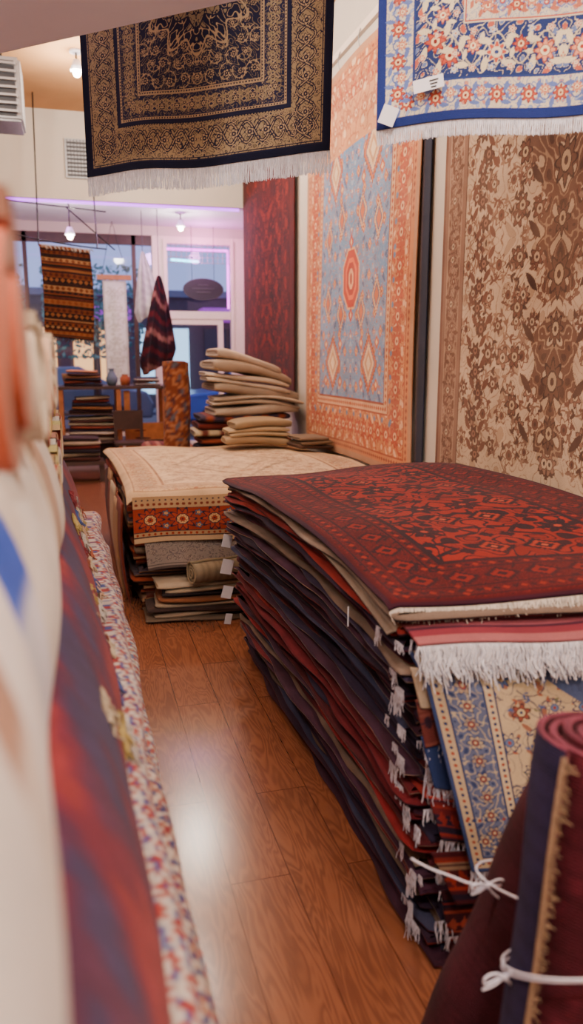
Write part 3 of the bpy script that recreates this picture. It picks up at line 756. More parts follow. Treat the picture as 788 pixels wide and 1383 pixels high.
# floral draped rug
cv = Cv(1.0, .64, 620, '#b39f80')
w, h = cv.w, cv.h
b1 = ('#28345a', '#4a5a80', '#b8a27c', '#7a3028'); b2 = ('#3c2c34', '#844638', '#c0ac84', '#2e3a60'); b3 = ('#28345a', '#b8a484', '#5c6c90', '#8a3c30')
n1 = cv.tracef(75, 21); cv.a[np.abs(n1) < .13] = lin('#5a5a66'); cv.a[n1 > 1.8] = lin('#8a5c4a')
cv.scatter(.17, w, .17, h+.05, .09, [b1, b2, b3], '#4a4a5c', ['#303c64', '#90503c', '#66664e', '#4a5884'], 31, rk=.32, lw=.004)
dL = np.minimum(cv.X, cv.Y)
def bandL(a, b, c): cv.a[(dL >= a) & (dL < b)] = lin(c)
bandL(0, .010, '#303c64'); bandL(.010, .040, '#a8957a'); bandL(.040, .044, '#28345a'); bandL(.044, .14, '#565e7a')
m = (dL >= .046) & (dL < .138); n2 = cv.tracef(130, 5); cv.a[m & (np.abs(n2) < .3)] = lin('#a8987e'); cv.a[m & (n2 > 1.6)] = lin('#2e3a60')
bandL(.14, .145, '#28345a'); bandL(.145, .168, '#b8a688'); bandL(.168, .173, '#28345a')
for side in (0, 1):
    for k, t in enumerate(np.arange(.06, 1.0, .056)):
        c = (t, .092) if side == 0 else (.092, t); cv.flower(c[0], c[1], .022, 6, '#28345a', ['#a89678', '#94806a'][k % 2], '#7a3c34', '#b5a282')
    for t in np.arange(.02, 1.0, .018):
        for yy in (.025, .157):
            c = (t, yy) if side == 0 else (yy, t); cv.disk(c[0], c[1], .005, lin(['#28345a', '#8a3c30'][int(t*55) % 2]))
q = Cv(1.0, .64, 620, '#4c587c'); q.scatter(.5, 1, .34, .64, .08, [b2, b3], '#b8a484', ['#b5a282', '#90503c'], 3); m = ((cv.X-.42)+(cv.Y-.46)*1.2 > .04) & (cv.Y > .36); cv.a[m] = q.a[m]
def f3(u, v):
    vv = 1-v
    x = .785+.95*u+.095*vv*(1-u); y = 1.70-.20*(x-.76)-.030-.105*vv-.012*np.sin(u*11+vv*2)
    z = .815-.51*vv-.01*np.sin(u*5)
    y = y+np.clip(v-.86, 0, 1)**1.5*1.6
    return x, y, z
sheet('floral_rug', cv, f3, g1, .008)
fringe('floral_fringe', [float(a) for a in f3(np.array(0.0), np.array(0.))], [float(a) for a in f3(np.array(.6), np.array(0.))], 220, .06, (0, -.1, -1), '#cfccd8', g1, .0024, .25, None, 9, .2)
def flap(x0, x1, ztop, zbot, yoff, col, parent, seed, sk=.05, fr=True, stripe=None, sl=.02):
    cv = Cv(x1-x0, ztop-zbot, 240, col)
    rg = random.Random(seed)
    if stripe:
        for k in range(9):
            yy = rg.uniform(0, cv.h); cv.rect(0, 9, yy, yy+.008, stripe[k % len(stripe)])
        for t in np.arange(.02, cv.w, .03): cv.diamond(t, cv.h*.5, .012, .02, stripe[-1])
    def ff(u, v):
        vv = 1-v; x = x0+(x1-x0)*u+sk*vv; y = 1.70-.2*(x-.76)-yoff-sl*vv-.10*(1-ztop); return x, y+.0*u, ztop-(ztop-zbot)*vv+.008*np.sin(u*3+seed)
    sheet('corner_flap', cv, ff, parent, .006)
    if fr: fringe('corner_fringe', [float(a) for a in ff(np.array(0.), np.array(0.))], [float(a) for a in ff(np.array(min(1, .12/(x1-x0))), np.array(0.))], 34, .045, (-.1, -.1, -1), '#cfcad8', parent, .0022, .3, None, seed, .2)
flap(.80, 1.5, .32, .20, .03, '#3a1016', g1, 1, .05, False, ['#1c1020', '#64201a', '#7c6450', '#7a2418'], .04)
flap(.80, .90, .46, .35, .015, '#241a2c', g1, 2, .03, True, ['#5a1c20', '#7a2822'])
flap(.785, .87, .62, .49, .012, '#24325c', g1, 3, .03, True)
flap(.775, .85, .72, .60, .008, '#5a2a28', g1, 5, .02, True, ['#6a3a34', '#2a1a28'])
flap(.765, .84, .80, .70, .004, '#a08e7a', g1, 4, .02, False)
flap(.83, 1.5, .22, .04, .02, '#35131b', g1, 6, .02, False, ['#7a2420', '#1c1424', '#8a3a2a'])
rg = random.Random(12)
for i in range(44):
    zz = .06+.80*i/44+rg.uniform(-.015, .015); fr_ = zz/.92
    front = rg.random() < .5
    xx = .745+.07*(1-fr_)-.016+(rg.uniform(.01, .09) if front else 0); yy = 1.79-.17*(1-fr_)+(rg.uniform(-.065, -.045) if front else rg.uniform(-.03, .14))
    X_, Y_, Z_ = warp1(np.array(xx), np.array(yy), np.array(zz))
    wl = rg.uniform(.015, .05)
    P0_ = (float(X_)-.004, float(Y_), float(Z_)); P1_ = (float(X_)+wl, float(Y_)-.005, float(Z_)) if front else (float(X_)-.002, float(Y_)-wl, float(Z_))
    fringe('edge_fringe', P0_, P1_, rg.randint(8, 24), rg.uniform(.02, .055), (-.12, -.2, -1), '#d2cedc', g1, .0019, .3, None, i, .14)
for (yy, zz, a, s_) in ((1.98, .83, 1.2, .05), (3.85, .48, .4, .07), (3.86, .34, .3, .06), (3.84, .62, .5, .06), (3.84, .2, .6, .05)):
    tag((.71, yy, zz), s_, s_*1.1, a, g1, 'price_tag', .3)
cv = Cv(.18, 1.3, 160, '#8c7c70')
cv.a[cv.X < .03] = lin('#74655a'); cv.a[(cv.X > .05) & (cv.X < .06)] = lin('#7a4a40')
def f(u, v):
    x = .718+.13*u+.02*v; y = 1.775+1.2*v; X2, Y2, Z2 = top1(x, y, -.022); return X2-.004*(1-v)*(1-u), Y2-.01*(1-v), Z2-.055*(1-u)*(1-v)**2-.008
sheet('pale_rug', cv, f, g1, .006)

# ================================================================== FAR RUG STACK
def warp2(X, Y, Z):
    fr = np.clip(Z/.75, 0, 1)
    return X+.02*np.sin(Y*2+fr*3)-.04*fr*np.clip((Y-5)/2, 0, 1), Y-.02*(X-.3), Z+.012*fr*np.sin(Y*3+X*2)
g2 = group('rug_stack')
pal2 = [('#7a5a40', '#5a3020'), ('#6c2818', '#4a3026'), ('#907a5c', '#6a5440'), ('#4e241a', '#907050'), ('#3a3038', '#7a5a44'), ('#7a6c5c', '#5a4c40'), ('#853a22', '#4e2a1e')]
layer_stack('layers', g2, .29, 1.93, 4.70, 6.9, .735, 24, pal2, 9, warp2, .025, .05, taper=(.05, 0))
bb('core', .5, 1.75, 4.95, 6.7, 0, .62, M_DWOOD, g2)
cv = Cv(1.72, 2.38, 240, '#c3a684')
w, h = cv.w, cv.h
s1 = ('#7c5c48', '#a88a6c', '#966a4c', '#8c6048'); s2 = ('#7a6658', '#b89c7c', '#94745c', '#88604a')
cv.trace(.2, 9, 26, '#94745a', .12, '#c8ab86', 1.4, seed=4)
cv.scatter(.3, w/2+.05, .3, h/2+.05, .14, [s1, s2], '#94745a', ['#947056', '#867060'], 14, lw=.008)
cv.band(.0, .22, '#b6946e'); cv.trace(.05, .2, 60, '#7c583e', .25, '#96543a', 1.5, seed=5); cv.band(.0, .03, '#a88a6a'); cv.band(.22, .235, '#7a5038'); cv.band(.04, .05, '#845e44')
cv.vine(.13, .03, .16, '#8a644a', [s1, s2], .008, .035, 6, '#906c50'); cv.mirror(); cv.fade('#c8a884', .45, 3, 3)
X = np.abs(cv.X-w/2)/.45; Y = np.abs(cv.Y-h/2)/.6; rr = X+Y; cv.a[(np.abs(rr-1) < .04)] *= .65; cv.a[(np.abs(rr-.6) < .03)] *= .7
def f(u, v):
    x = .265+1.72*u; y = 4.60+2.38*v
    X2, Y2, Z2 = warp2(x, y, np.full_like(x, .75))
    e = np.clip(1-u/.03, 0, 1)**2*.03+np.clip(1-v/.03, 0, 1)**2*.05
    return X2, Y2, Z2+.006-e+.008*np.sin(x*8+y*3)
sheet('top_rug', cv, f, g2, .01)
cv = Cv(1.62, .32, 340, '#7c2c1a')
cv.rect(0, 9, .0, .035, '#a08464'); cv.rect(0, 9, .035, .042, '#2e2028'); cv.rect(0, 9, .042, .07, '#907050'); cv.rect(0, 9, .07, .076, '#2e2028')
cv.rect(0, 9, .235, .24, '#2e2028'); cv.rect(0, 9, .24, .32, '#9a7a58')
for k, x in enumerate(np.arange(.1, 1.6, .19)):
    cv.flower(x, .155, .080, 10, '#241e28', '#8a3420', '#c89c6c', '#241e28'); cv.flower(x, .155, .036, 8, '#241e28', '#c08c58', '#8c2e1a', '#2e2028')
    for s_ in (-.045, .045): cv.flower(x+.095, .155+s_, .024, 5, '#2e2028', '#4a5468', '#b88858', '#7a2414')
for x in np.arange(.02, 1.62, .035): cv.disk(x, .055, .008, lin('#7c2414')); cv.disk(x, .265, .010, lin('#6a2c20')); cv.disk(x, .295, .006, lin('#3c3038'))
def f(u, v): x = .285+1.62*u; return x+.0*v, 4.585-.02*(x-.3)-.05*(1-v)*(1)+.01*np.sin(u*20), .735-.27*(1-v)+.01*np.sin(u*9)*(1-v)
sheet('red_border_rug', cv, f, g2, .01)
cv = Cv(.9, .3, 300, '#7d7068')
cv.scatter(.0, .9, .05, .3, .06, [('#544846', '#948478', '#5c504c', '#8c7c70')], '#5c504c', ['#605658', '#8c8074'], 2, lw=.005); cv.rect(0, 9, 0, .02, '#4c403c'); cv.rect(0, 9, .035, .04, '#4c403c')
def f(u, v): x = .34+.9*u; return x+.02*(1-v), 4.565-.03*(1-v)+.008*np.sin(u*15)-.01, .52-.22*(1-v)+.012*np.sin(u*7)
sheet('grey_rug', cv, f, g2, .008)
mb = MB(); rg = random.Random(31)
for i, c in enumerate(('#6a5a4c', '#847260', '#3a2c2a', '#a08e78', '#7a4a30', '#2e2628', '#94826c', '#b09c84')):
    slab(mb, (.70+rg.uniform(-.03, .04), 4.54+.010*i, .0+.028*i), (.70-.02*i+rg.uniform(-.03, .03), .30, .029), .05*rg.uniform(-1, 1), c, i)
mb.build('low_folded_rugs', WOOL, g2)
roll('small_roll', (.60, 4.40, .305), (1.0, 4.50, .305), .072, 4, lambda f_, l, a, s: lin('#7a6c58')*(.8 if int(l*30) % 3 == 0 else 1.05), '#948468', g2, seed=3)
for (x, z) in ((.95, .40), (1.0, .28), (.98, .52)): tag((x, 4.40, z), .06, .07, .3, g2, 'price_tag', .3)
mb = MB()
for i in range(9):
    y0_ = 4.72+i*.23; c = ['#5e2418', '#8a6a4c', '#3e2220', '#94806a', '#6a2e1c'][i % 5]
    U, Vv = np.meshgrid(np.linspace(0, 1, 6), np.linspace(0, 1, 12))
    X = .262-.035*np.sin(Vv*2.6)-.012*(i % 2)+.0*U; Y = y0_+.34*U; Z = .05+.62*Vv-.04*(i % 3)
    mb.add(np.stack([X-.012*U, Y, Z], -1), grid_faces(12, 6), lin(c))
ob = mb.build('side_drapes', WOOL, g2); md = ob.modifiers.new('t', 'SOLIDIFY'); md.thickness = .01

# ================================================================== BACK PILE of folded rugs
g3 = group('folded_rug_pile')
mb = MB(); z = 0
cols = ['#5a2a22', '#2f2a3a', '#7a3a26', '#5a4436', '#6c2018', '#302842', '#907458', '#4c1e1a', '#7a5c44', '#382a34', '#883e26', '#a89474', '#5a2018', '#342a38', '#7a3022']
for i in range(14):
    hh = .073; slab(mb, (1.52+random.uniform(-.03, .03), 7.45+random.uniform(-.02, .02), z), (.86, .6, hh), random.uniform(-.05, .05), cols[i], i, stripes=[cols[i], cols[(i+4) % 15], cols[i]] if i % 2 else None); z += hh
mb.build('coloured_folds', WOOL, g3)
mb = MB(); cc = ['#aa9680', '#b6a28a', '#968470', '#bdaa94', '#a6927c', '#b29e8a']
zz = z; W = [.80, .84, .82, .78, .74, .60]
for i in range(6):
    hh = [.095, .09, .10, .105, .115, .10][i]
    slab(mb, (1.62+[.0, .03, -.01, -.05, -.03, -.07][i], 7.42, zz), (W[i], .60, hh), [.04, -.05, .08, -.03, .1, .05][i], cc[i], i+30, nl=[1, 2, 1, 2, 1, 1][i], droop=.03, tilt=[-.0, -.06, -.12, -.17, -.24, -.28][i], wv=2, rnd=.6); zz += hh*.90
mb.build('cream_folds', WOOL, g3)
mb = MB()
for i in range(3): slab(mb, (1.5+.015*i, 6.66+.02*i, .80+.072*i), (.56-.03*i, .34, .076), .05*(i-1), ['#9c8060', '#a88e6c', '#927a5c'][i], i+50, nl=1+(i == 1), droop=.01, wv=1.5, rnd=.6)
g4 = group('folded_rug'); mb.build('tan_folds', WOOL, g4)
mb = MB()
for i in range(3): slab(mb, (1.90, 6.35, .79+.035*i), (.3-.02*i, .34, .036), .1, ['#4c3428', '#6a5440', '#7c6654'][i], i+60)
g5 = group('folded_rug'); mb.build('dark_folds', WOOL, g5)
g6 = group('rolled_rug')
cvp = ['#6a3420', '#8e5c3c', '#46282a', '#7c4428', '#4a4a54']
def colp(f_, l, a, s): return lin(cvp[int(abs(math.sin(l*41+math.sin(a*3)*1.5)+math.cos(a*5+l*23))*2.4) % 5])
roll('roll', (.88, 7.35, .0), (.915, 7.40, 1.5), .13, 4, colp, '#6a3a28', g6, seed=5, wob=.008, nL=60)
mb = MB(); slab(mb, (1.05, 9.6, .30), (.62, .5, .22), 0, '#6a2e24', 3, stripes=['#6a2e24', '#8a5a44', '#4e2420'])
g7 = group('ottoman'); mb.build('cushion', WOOL, g7); bb('base', .8, 1.3, 9.42, 9.78, .06, .32, M_DWOOD, g7, .01)
for x in (.83, 1.27):
    for y in (9.45, 9.75): cyl('leg', (x, y, 0), (x, y, .08), .02, .025, M_DWOOD, g7)

# ================================================================== DISPLAY TABLE AT WINDOW
t_ = group('display_table')
bb('top', -.25, 1.22, 10.75, 11.45, 1.12, 1.16, M_DWOOD, t_, .006)
for x in (-.2, .55, 1.17):
    for y in (10.8, 11.4): bb('leg', x-.03, x+.03, y-.03, y+.03, 0, 1.12, M_WOOD, t_)
bb('side_panel', .62, .70, 10.82, 10.86, .42, 1.1, M_WOOD, t_); bb('shelf', -.2, 1.17, 10.8, 11.4, .40, .43, M_DWOOD, t_); bb('lower_panel', .62, 1.16, 10.84, 10.88, .1, .66, M_WOOD, t_); bb('back_panel', -.2, .55, 11.38, 11.42, .05, .42, M_DWOOD, t_)
bb('mid_shelf', -.2, .55, 10.82, 11.4, .78, .80, M_DWOOD, t_)
mb = MB()
for i in range(6): slab(mb, (.1, 11.0, 1.16+.035*i), (.5-.02*i, .35, .035), 0, ['#2a2028', '#6a3020', '#1f1a20', '#8a5a3c', '#3a2420', '#a06a48'][i], i)
for i in range(4): slab(mb, (.95, 11.05, 1.16+.03*i), (.34-.02*i, .3, .03), .1, ['#8a8078', '#4a2a28', '#a89a88', '#3a3848'][i], i)
for i in range(8): slab(mb, (.2, 11.05, .43+.04*i), (.62, .4, .04), 0, ['#8a7a6a', '#5a2a24', '#c0b09a', '#3a3040', '#7a3a2a', '#a89880', '#4a2a28', '#9a8a74'][i], i)
for i in range(5): slab(mb, (.2, 11.05, .80+.045*i), (.56-.03*i, .36, .045), .04*(i-2), ['#3a2428', '#8a5a3a', '#2c2838', '#6a2a22', '#94806a'][i], i+9)
for i in range(4): slab(mb, (.9, 11.05, .43+.05*i), (.42, .4, .05), 0, ['#3a2a2c', '#7a6a58', '#5a2a24', '#9a8870'][i], i+4)
mb.build('textile_stacks', WOOL, t_)
lathe('vase', (.48, 11.0, 1.16), [(.0, 0), (.05, 0), (.075, .05), (.08, .10), (.05, .16), (.03, .20), (.04, .23)], '#5a6470', t_)
lathe('jar', (.66, 11.05, 1.16), [(.0, 0), (.06, 0), (.07, .06), (.065, .11), (.04, .13), (.045, .15)], '#8c4a2c', t_)
lathe('basket', (-.05, 11.3, 1.16), [(.0, 0), (.09, 0), (.12, .08), (.13, .16), (.125, .16), (.11, .05)], '#7a5a38', t_)
ch = group('window_chair')
bb('seat', .45, .85, 10.2, 10.6, .42, .46, M_DWOOD, ch, .01)
for x in (.48, .82):
    bb('leg_front', x-.02, x+.02, 10.22, 10.26, 0, .42, M_DWOOD, ch); bb('leg_back', x-.02, x+.02, 10.55, 10.59, 0, .85, M_DWOOD, ch)
bb('back', .48, .82, 10.56, 10.58, .6, .85, M_DWOOD, ch)
lb = group('low_bench'); bb('top', -.3, .3, 9.9, 10.3, .22, .27, M_DWOOD, lb, .008)
for x in (-.27, .27): bb('leg', x-.03, x+.03, 9.95, 10.25, 0, .22, M_DWOOD, lb)
mb = MB()
for i in range(6): slab(mb, (0, 10.1, .27+.05*i), (.5, .32, .05), 0, ['#4a2a24', '#7a6a58', '#2a2228', '#6a2a24', '#94826c', '#3a2a2c'][i], i)
mb.build('bench_textiles', WOOL, lb)
cab = group('window_cabinet')
bb('carcass', -1.3, -.45, 11.1, 11.6, 0, 1.0, M_WOOD, cab, .01); bb('top', -1.33, -.42, 11.07, 11.63, 1.0, 1.04, M_DWOOD, cab, .006)
for x0_ in (-1.27, -.86): bb('door_panel', x0_, x0_+.38, 11.08, 11.1, .08, .94, M_DWOOD, cab, .006)
mb = MB()
for i in range(6): slab(mb, (-.85, 11.35, 1.04+.045*i), (.6-.02*i, .38, .045), 0, ['#5a2a24', '#8a7a68', '#2c2838', '#7a4a30', '#a08c74', '#4a2a2c'][i], i)
mb.build('textiles', WOOL, cab)

# hanging striped kilim
cv = Cv(.52, .95, 180, '#2e140c')
st = ['#180e0e', '#542814', '#241010', '#6c4022', '#38140c', '#100c0a', '#602e16', '#3e1a10', '#7c5838', '#24100c']
rg = random.Random(2); y = 0; i = 0
while y < .95:
    dy = rg.choice((.012, .02, .035, .05)); cv.rect(0, 9, y, y+dy, st[i % 10])
    if dy >= .035:
        for x in np.arange(.03, .52, .06): cv.diamond(x, y+dy/2, .025, dy/2.2, st[(i+3) % 10])
    y += dy; i += 1
def f(u, v): return -.30+.52*u+.02*np.sin(v*3), 9.0-.06*u+.02*np.sin(u*9), 1.74+.95*v+.05*(.5-u)
g = group('hanging_kilim'); sheet('pile', cv, f, g)
fringe('fringe', (-.28, 9.0, 1.77), (.22, 8.95, 1.72), 90, .05, (0, 0, -1), '#4a3a34', g, .003)
fringe('top_fringe', (-.28, 8.98, 2.72), (.24, 8.93, 2.67), 60, .06, (.3, -.3, -.6), '#a89c94', g, .004)
tube('rod', [[(-.75, 9.05, 2.86), (-.2, 9.0, 2.72), (.4, 8.95, 2.68)], [(-.3, 9.0, 2.7), (-.28, 9.3, 4.28)], [(.3, 8.95, 2.68), (.28, 9.3, 4.28)], [(-.7, 9.9, 3.3), (.45, 9.9, 3.22)], [(0, 9.9, 3.25), (0.5, 9.3, 2.72)]], .008, M_METAL, g)
cv = Cv(.34, 1.55, 60, '#c8c2ba'); cv.band(.0, .03, '#aca498'); cv.scatter(.05, .3, .1, 1.5, .11, [('#aca498', '#c0b8ac', '#b4aca0', '#a8a094')], '#b4ac9e', ['#b8b0a4'], 1); cv.mirror()
def f(u, v): return .46+.34*u, 12.2+.01*np.sin(u*9), 1.1+1.55*v
g = group('hanging_runner'); sheet('pile', cv, f, g); bb('bar', .38, .88, 12.17, 12.23, 2.66, 2.73, M_WOOD, g); tube('cord', [[(.45, 12.2, 2.72), (.63, 12.2, 3.48)], [(.82, 12.2, 2.72), (.63, 12.2, 3.48)]], .004, M_METAL, g)
def gathered(name, c, H, R, cols, seed, lean=.06):
    g = group(name); mb = MB(); nT, nZ = 60, 36
    th = np.linspace(0, 2*np.pi, nT, endpoint=False)
    V = []; C = []
    for j, s_ in enumerate(np.linspace(0, 1, nZ)):
        prof = R*(.08+.92*s_**.8)*(1 if s_ < .86 else 1-(s_-.86)*2.0)
        rr = prof*(1+.16*np.sin(th*7+s_*3+seed))
        V.append(np.stack([c[0]+rr*np.cos(th)+lean*s_, c[1]+rr*np.sin(th)*.5, np.full(nT, c[2]-H*s_)+(.10*np.cos(th)-.04)*s_], -1))
        C.append(np.array([lin(cols[int(s_*16+1.5*math.sin(t*2)) % len(cols)]) for t in th])*(.75+.25*np.sin(th*7)[:, None]))
    mb.add(np.array(V), grid_faces(nZ, nT, closed=True), np.array(C)); mb.build('cloth', WOOL, g)
    tube('cord', [[(c[0], c[1], c[2]-.02), (c[0], c[1], 3.48)]], .005, M_METAL, g)
gathered('hanging_kilim_bag', (1.16, 11.0, 2.62), 1.18, .25, ['#1c1218', '#481418', '#1e141c', '#3a181c', '#7a5048', '#2a1016'], 1, -.05)
gathered('hanging_white_bag', (.97, 11.2, 2.95), .80, .18, ['#b0aaa8', '#bcb6b2'], 2)

# ================================================================== LEFT FOREGROUND PILE
gl = group('rug_pile')
def side_layer(mb, za, zb, xa, xb, y0, y1, colf, seed, skew=.02, xin=-1.15, m=220):
    rg = np.random.RandomState(seed)
    Y = np.linspace(y0, y1, m)
    no = .008*np.sin(Y*3+rg.uniform(0, 6))+.005*np.sin(Y*9+rg.uniform(0, 6))
    prof = [(None, zb)]
    for a in np.linspace(0, 1, 16):
        ang = math.pi/2-math.pi*a
        x = (xb+(xa-xb)*(1-(1+math.sin(ang))/2))
        prof.append((x+(math.cos(ang)-1)*min(.04, (zb-za)/2), (za+zb)/2+math.sin(ang)*(zb-za)/2))
    prof.append((None, za))
    V = []; C = []
    for k, (x, z) in enumerate(prof):
        X = np.full(m, xin) if x is None else x+no-skew*Y
        V.append(np.stack([X, Y, np.full(m, z)+.005*np.sin(Y*5+seed)], -1)); C.append(np.array([colf(yy, k/17, rg) for yy in Y]))
    V = np.array(V); C = np.array(C)
    mb.add(V, grid_faces(len(prof), m), C)
    for e in (0, m-1):
        c = V[:, e].mean(0); mb.add(np.array([V[:, e], np.tile(c, (len(prof), 1))]), grid_faces(2, len(prof)), C[:, e].mean(0))
def pick(cols, f1, f2, ph=0):
    L = [lin(c) for c in cols]
    def fn(y, k, rg):
        q = int((math.sin(y*f1+ph+k*1.5)+math.sin(y*f2+k*f2*.6))*2.5+50) % len(L); return L[q]
    return fn
mb = MB()
def whitecol(y, k, rg):
    if y < .17: return lin('#a89c94')
    if y < .40: return lin('#c0b8b2')
    if y < .50: return lin('#94705c') if k < .45 else lin('#bcb0a6')
    if y < .68: return lin('#c4bcb8')
    if y < .86: return lin('#3450b0') if .15 < k < .42 else lin('#b8b4bc')
    if y < 1.3: return lin('#c0b8b0')
    return lin(['#b4a694', '#a08470', '#b4aaa0'][int(y*7) % 3])
side_layer(mb, 1.15, 1.43, .004, -.052, -.3, 1.75, whitecol, 1)
def plaid(y, k, rg):
    a = math.sin(y*9+k*3)+math.sin(y*23+1+k*7)*.7+math.sin(y*41+k*13)*.4; b = math.sin(k*11+1)+math.sin(y*4)*.5
    c = lin('#48243a')
    if a+b > 1.2: c = lin('#74282c')
    elif a+b > .2: c = lin('#5e2030')
    elif a+b > -.8: c = lin('#46243a')
    else: c = lin('#362c48')
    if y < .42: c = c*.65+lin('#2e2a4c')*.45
    return c*(1.25 if math.sin(y*90)*math.sin(k*40) > .5 else 1)
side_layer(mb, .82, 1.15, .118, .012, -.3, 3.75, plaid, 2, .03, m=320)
zc = .82; k = 0
SC_ = [['#a8a09a', '#7c2a2c', '#3a4678', '#9c948c', '#8c3430', '#b0a8a0'], ['#74242a', '#a89c90', '#303660', '#8c6a58'], ['#b4aca4', '#94887a', '#8c3c34', '#50607c'], ['#3c4a7c', '#b0a8a4', '#802a2c', '#9c7c6c'], ['#a89e92', '#a4543a', '#404866', '#6c7c5c']]
while zc > .02:
    hh = min(.082, zc); side_layer(mb, zc-hh, zc, .122+.018*(k % 3)+.002*k, .116+.018*(k % 3)+.002*k, .2, 3.82-.04*(k % 2), pick(SC_[k % 5], 23+k, 51, k), k+5, .010, m=420); zc -= hh; k += 1
mb.build('folded_layers', WOOL, gl)
tops = [(.70, .125, '#b05a42', '#987060'), (1.02, .085, '#b0a290', '#c0b29c'), (1.22, .08, '#a06040', '#c8a488'), (1.42, .085, '#b09078', '#c8b8a4'), (1.64, .08, '#88402a', '#c0ae94')]
for i, (y, r, c, e) in enumerate(tops):
    roll('rolled_rug_end', (-.9, y, 1.435+r), (-.045, y, 1.435+r), r, 3, (lambda cc: (lambda f_, l, a, s: lin(cc)*(1.1 if l > .9 else .9)))(c), e, gl, seed=i, wob=.002)
for i in range(9):
    y = 1.87+.2*i; c, e = [('#983428', '#b89c78'), ('#a88440', '#b8ac74'), ('#a8a29a', '#c0b8b0'), ('#6a1e28', '#a87868')][i % 4]
    roll('rolled_rug_end', (-.9, y, 1.155+.088), (-.03-.02*y*.6, y, 1.155+.088), .085, 3, (lambda cc, i_: (lambda f_, l, a, s: lin(cc)*(1 if int(l*40) % 2 else .6)))(c, i), e, gl, seed=i+9, wob=.002)
    if i < 8: roll('rolled_rug_end', (-.9, y+.1, 1.155+.25), (-.05-.02*y*.6, y+.1, 1.155+.25), .08, 3, (lambda cc, i_: (lambda f_, l, a, s: lin(cc)*(1 if int(l*40) % 2 else .7)))(e, i), c, gl, seed=i+19, wob=.002)
# small fringed folds between the layers on the aisle side
for i in range(26):
    y = 1.15+.10*i; z = [1.02, .93, .86, .98, .90][i % 5]; x = .012+.106*(1.15-z)/.33-.03*y-.005
    fringe('tassel', (x, y, z), (x-.002, y+.085, z), 34, .06, (.3, 0, -1), ['#b4a48c', '#a8945c', '#aca49c', '#9c5a44', '#4a5688', '#b09078', '#7c343a'][i % 7], gl, .0034, .3, None, i, .25)

# ================================================================== RIGHT FOREGROUND ROLLS
ga = group('tied_rug_roll')
def colA(f_, l, a, s):
    if s: return lin('#4a1a26')
    if a < 1.05: return lin('#2a2444')*(1.1 if int(l*60) % 3 else .9)
    return lin('#4c1824')*(1.0 if int(l*90) % 4 else .8)*(1.5 if (int(l*45)+int(a*9)) % 11 == 0 else 1)
A0 = np.array([.705, .93, 0.0]); A1 = np.array([.785, .95, .965])
ob, edge = roll('roll', A0, A1, .115, 5, colA, '#5c2836', ga, a0=math.radians(-164), seed=2, dr=1, nL=110, wob=.003, tk=.6, mat=WEAVE)
tube('selvedge', [[tuple(p+np.array([-.003, -.002, 0])) for p in edge[::3]]], .0045, plain('beige_cord', '#94785f', .9, var=.3, scale=200, bump=.3), ga)
for i in range(0, len(edge)-2, 2):
    p, q = edge[i], edge[i+2]
    fringe('edge_yarn', p+np.array([-.002, -.003, 0]), q+np.array([-.002, -.003, 0]), 7, .013, (.3, -.6, -.25), '#9c8268', ga, .0016, .5, None, i, .6)
def ring(cA, cB, tt, R, n=60, T=.1, th0=280):
    ax = (cB-cA)/np.linalg.norm(cB-cA); c = cA+(cB-cA)*tt; P = []
    t = np.array([1., 0, 0]); e1 = t-ax*np.dot(t, ax); e1 /= np.linalg.norm(e1); e2 = np.cross(ax, e1)
    for a in np.linspace(0, 2*math.pi, n): P.append(tuple(c+R*math.cos(a)*e1+R*math.sin(a)*e2+ax*T*math.cos(a-math.radians(th0))))
    return P
def bow(c, s, seed):
    c = np.array(c); P = []
    for sx_ in (-1, 1):
        P.append([tuple(c+np.array(v)*s) for v in ((0, 0, 0), (sx_*.5, -.1, .35), (sx_*1.0, -.15, .25), (sx_*.95, -.1, -.15), (sx_*.4, 0, -.1), (0, 0, 0))])
    P.append([tuple(c+np.array(v)*s) for v in ((0, 0, 0), (.3, -.15, -.5), (.9, -.2, -1.0), (1.6, -.2, -1.3))])
    P.append([tuple(c+np.array(v)*s) for v in ((0, 0, 0), (-.4, -.1, -.3), (-1.0, -.1, -.3))])
    P.append([tuple(c+np.array(v)*s*.14) for v in ((-1, -.5, 0), (0, -1, 1), (1, -.5, 0), (0, -1, -1), (-1, -.5, 0))])
    return P
rA = ring(A0, A1, .60, .1215, T=.075)
tube('string', [rA, ring(A0, A1, .608, .1225, T=.07)], .0019, M_STRING, ga)
ia = int(60*165/360); pA = np.array(rA[ia])+np.array([-.006, -.006, 0])
tube('bow', bow(pA, .042, 1), .0019, M_STRING, ga)
gb = group('tied_rug_roll')
B0 = np.array([.70, 1.235, 0.0]); B1 = np.array([.94, 1.18, .72])
roll('roll', B0, B1, .135, 5, lambda f_, l, a, s: lin('#3e131e')*(1.0 if int(l*110) % 3 else .8), '#5a2430', gb, a0=1.0, seed=6, nL=80, wob=.005, mat=WEAVE)
rB = ring(B0, B1, .70, .142, T=.05)
pB = np.array(rB[int(60*178/360)])+np.array([-.006, -.006, 0])
tube('string', [rB], .0022, M_STRING, gb)
tube('bow', bow(pB, .035, 2)+[[tuple(pB+np.array(v)) for v in ((0, 0, 0), (-.03, .01, .0), (-.06, .03, .01), (-.10, .06, .015), (-.13, .07, .035))]], .0022, M_STRING, gb)

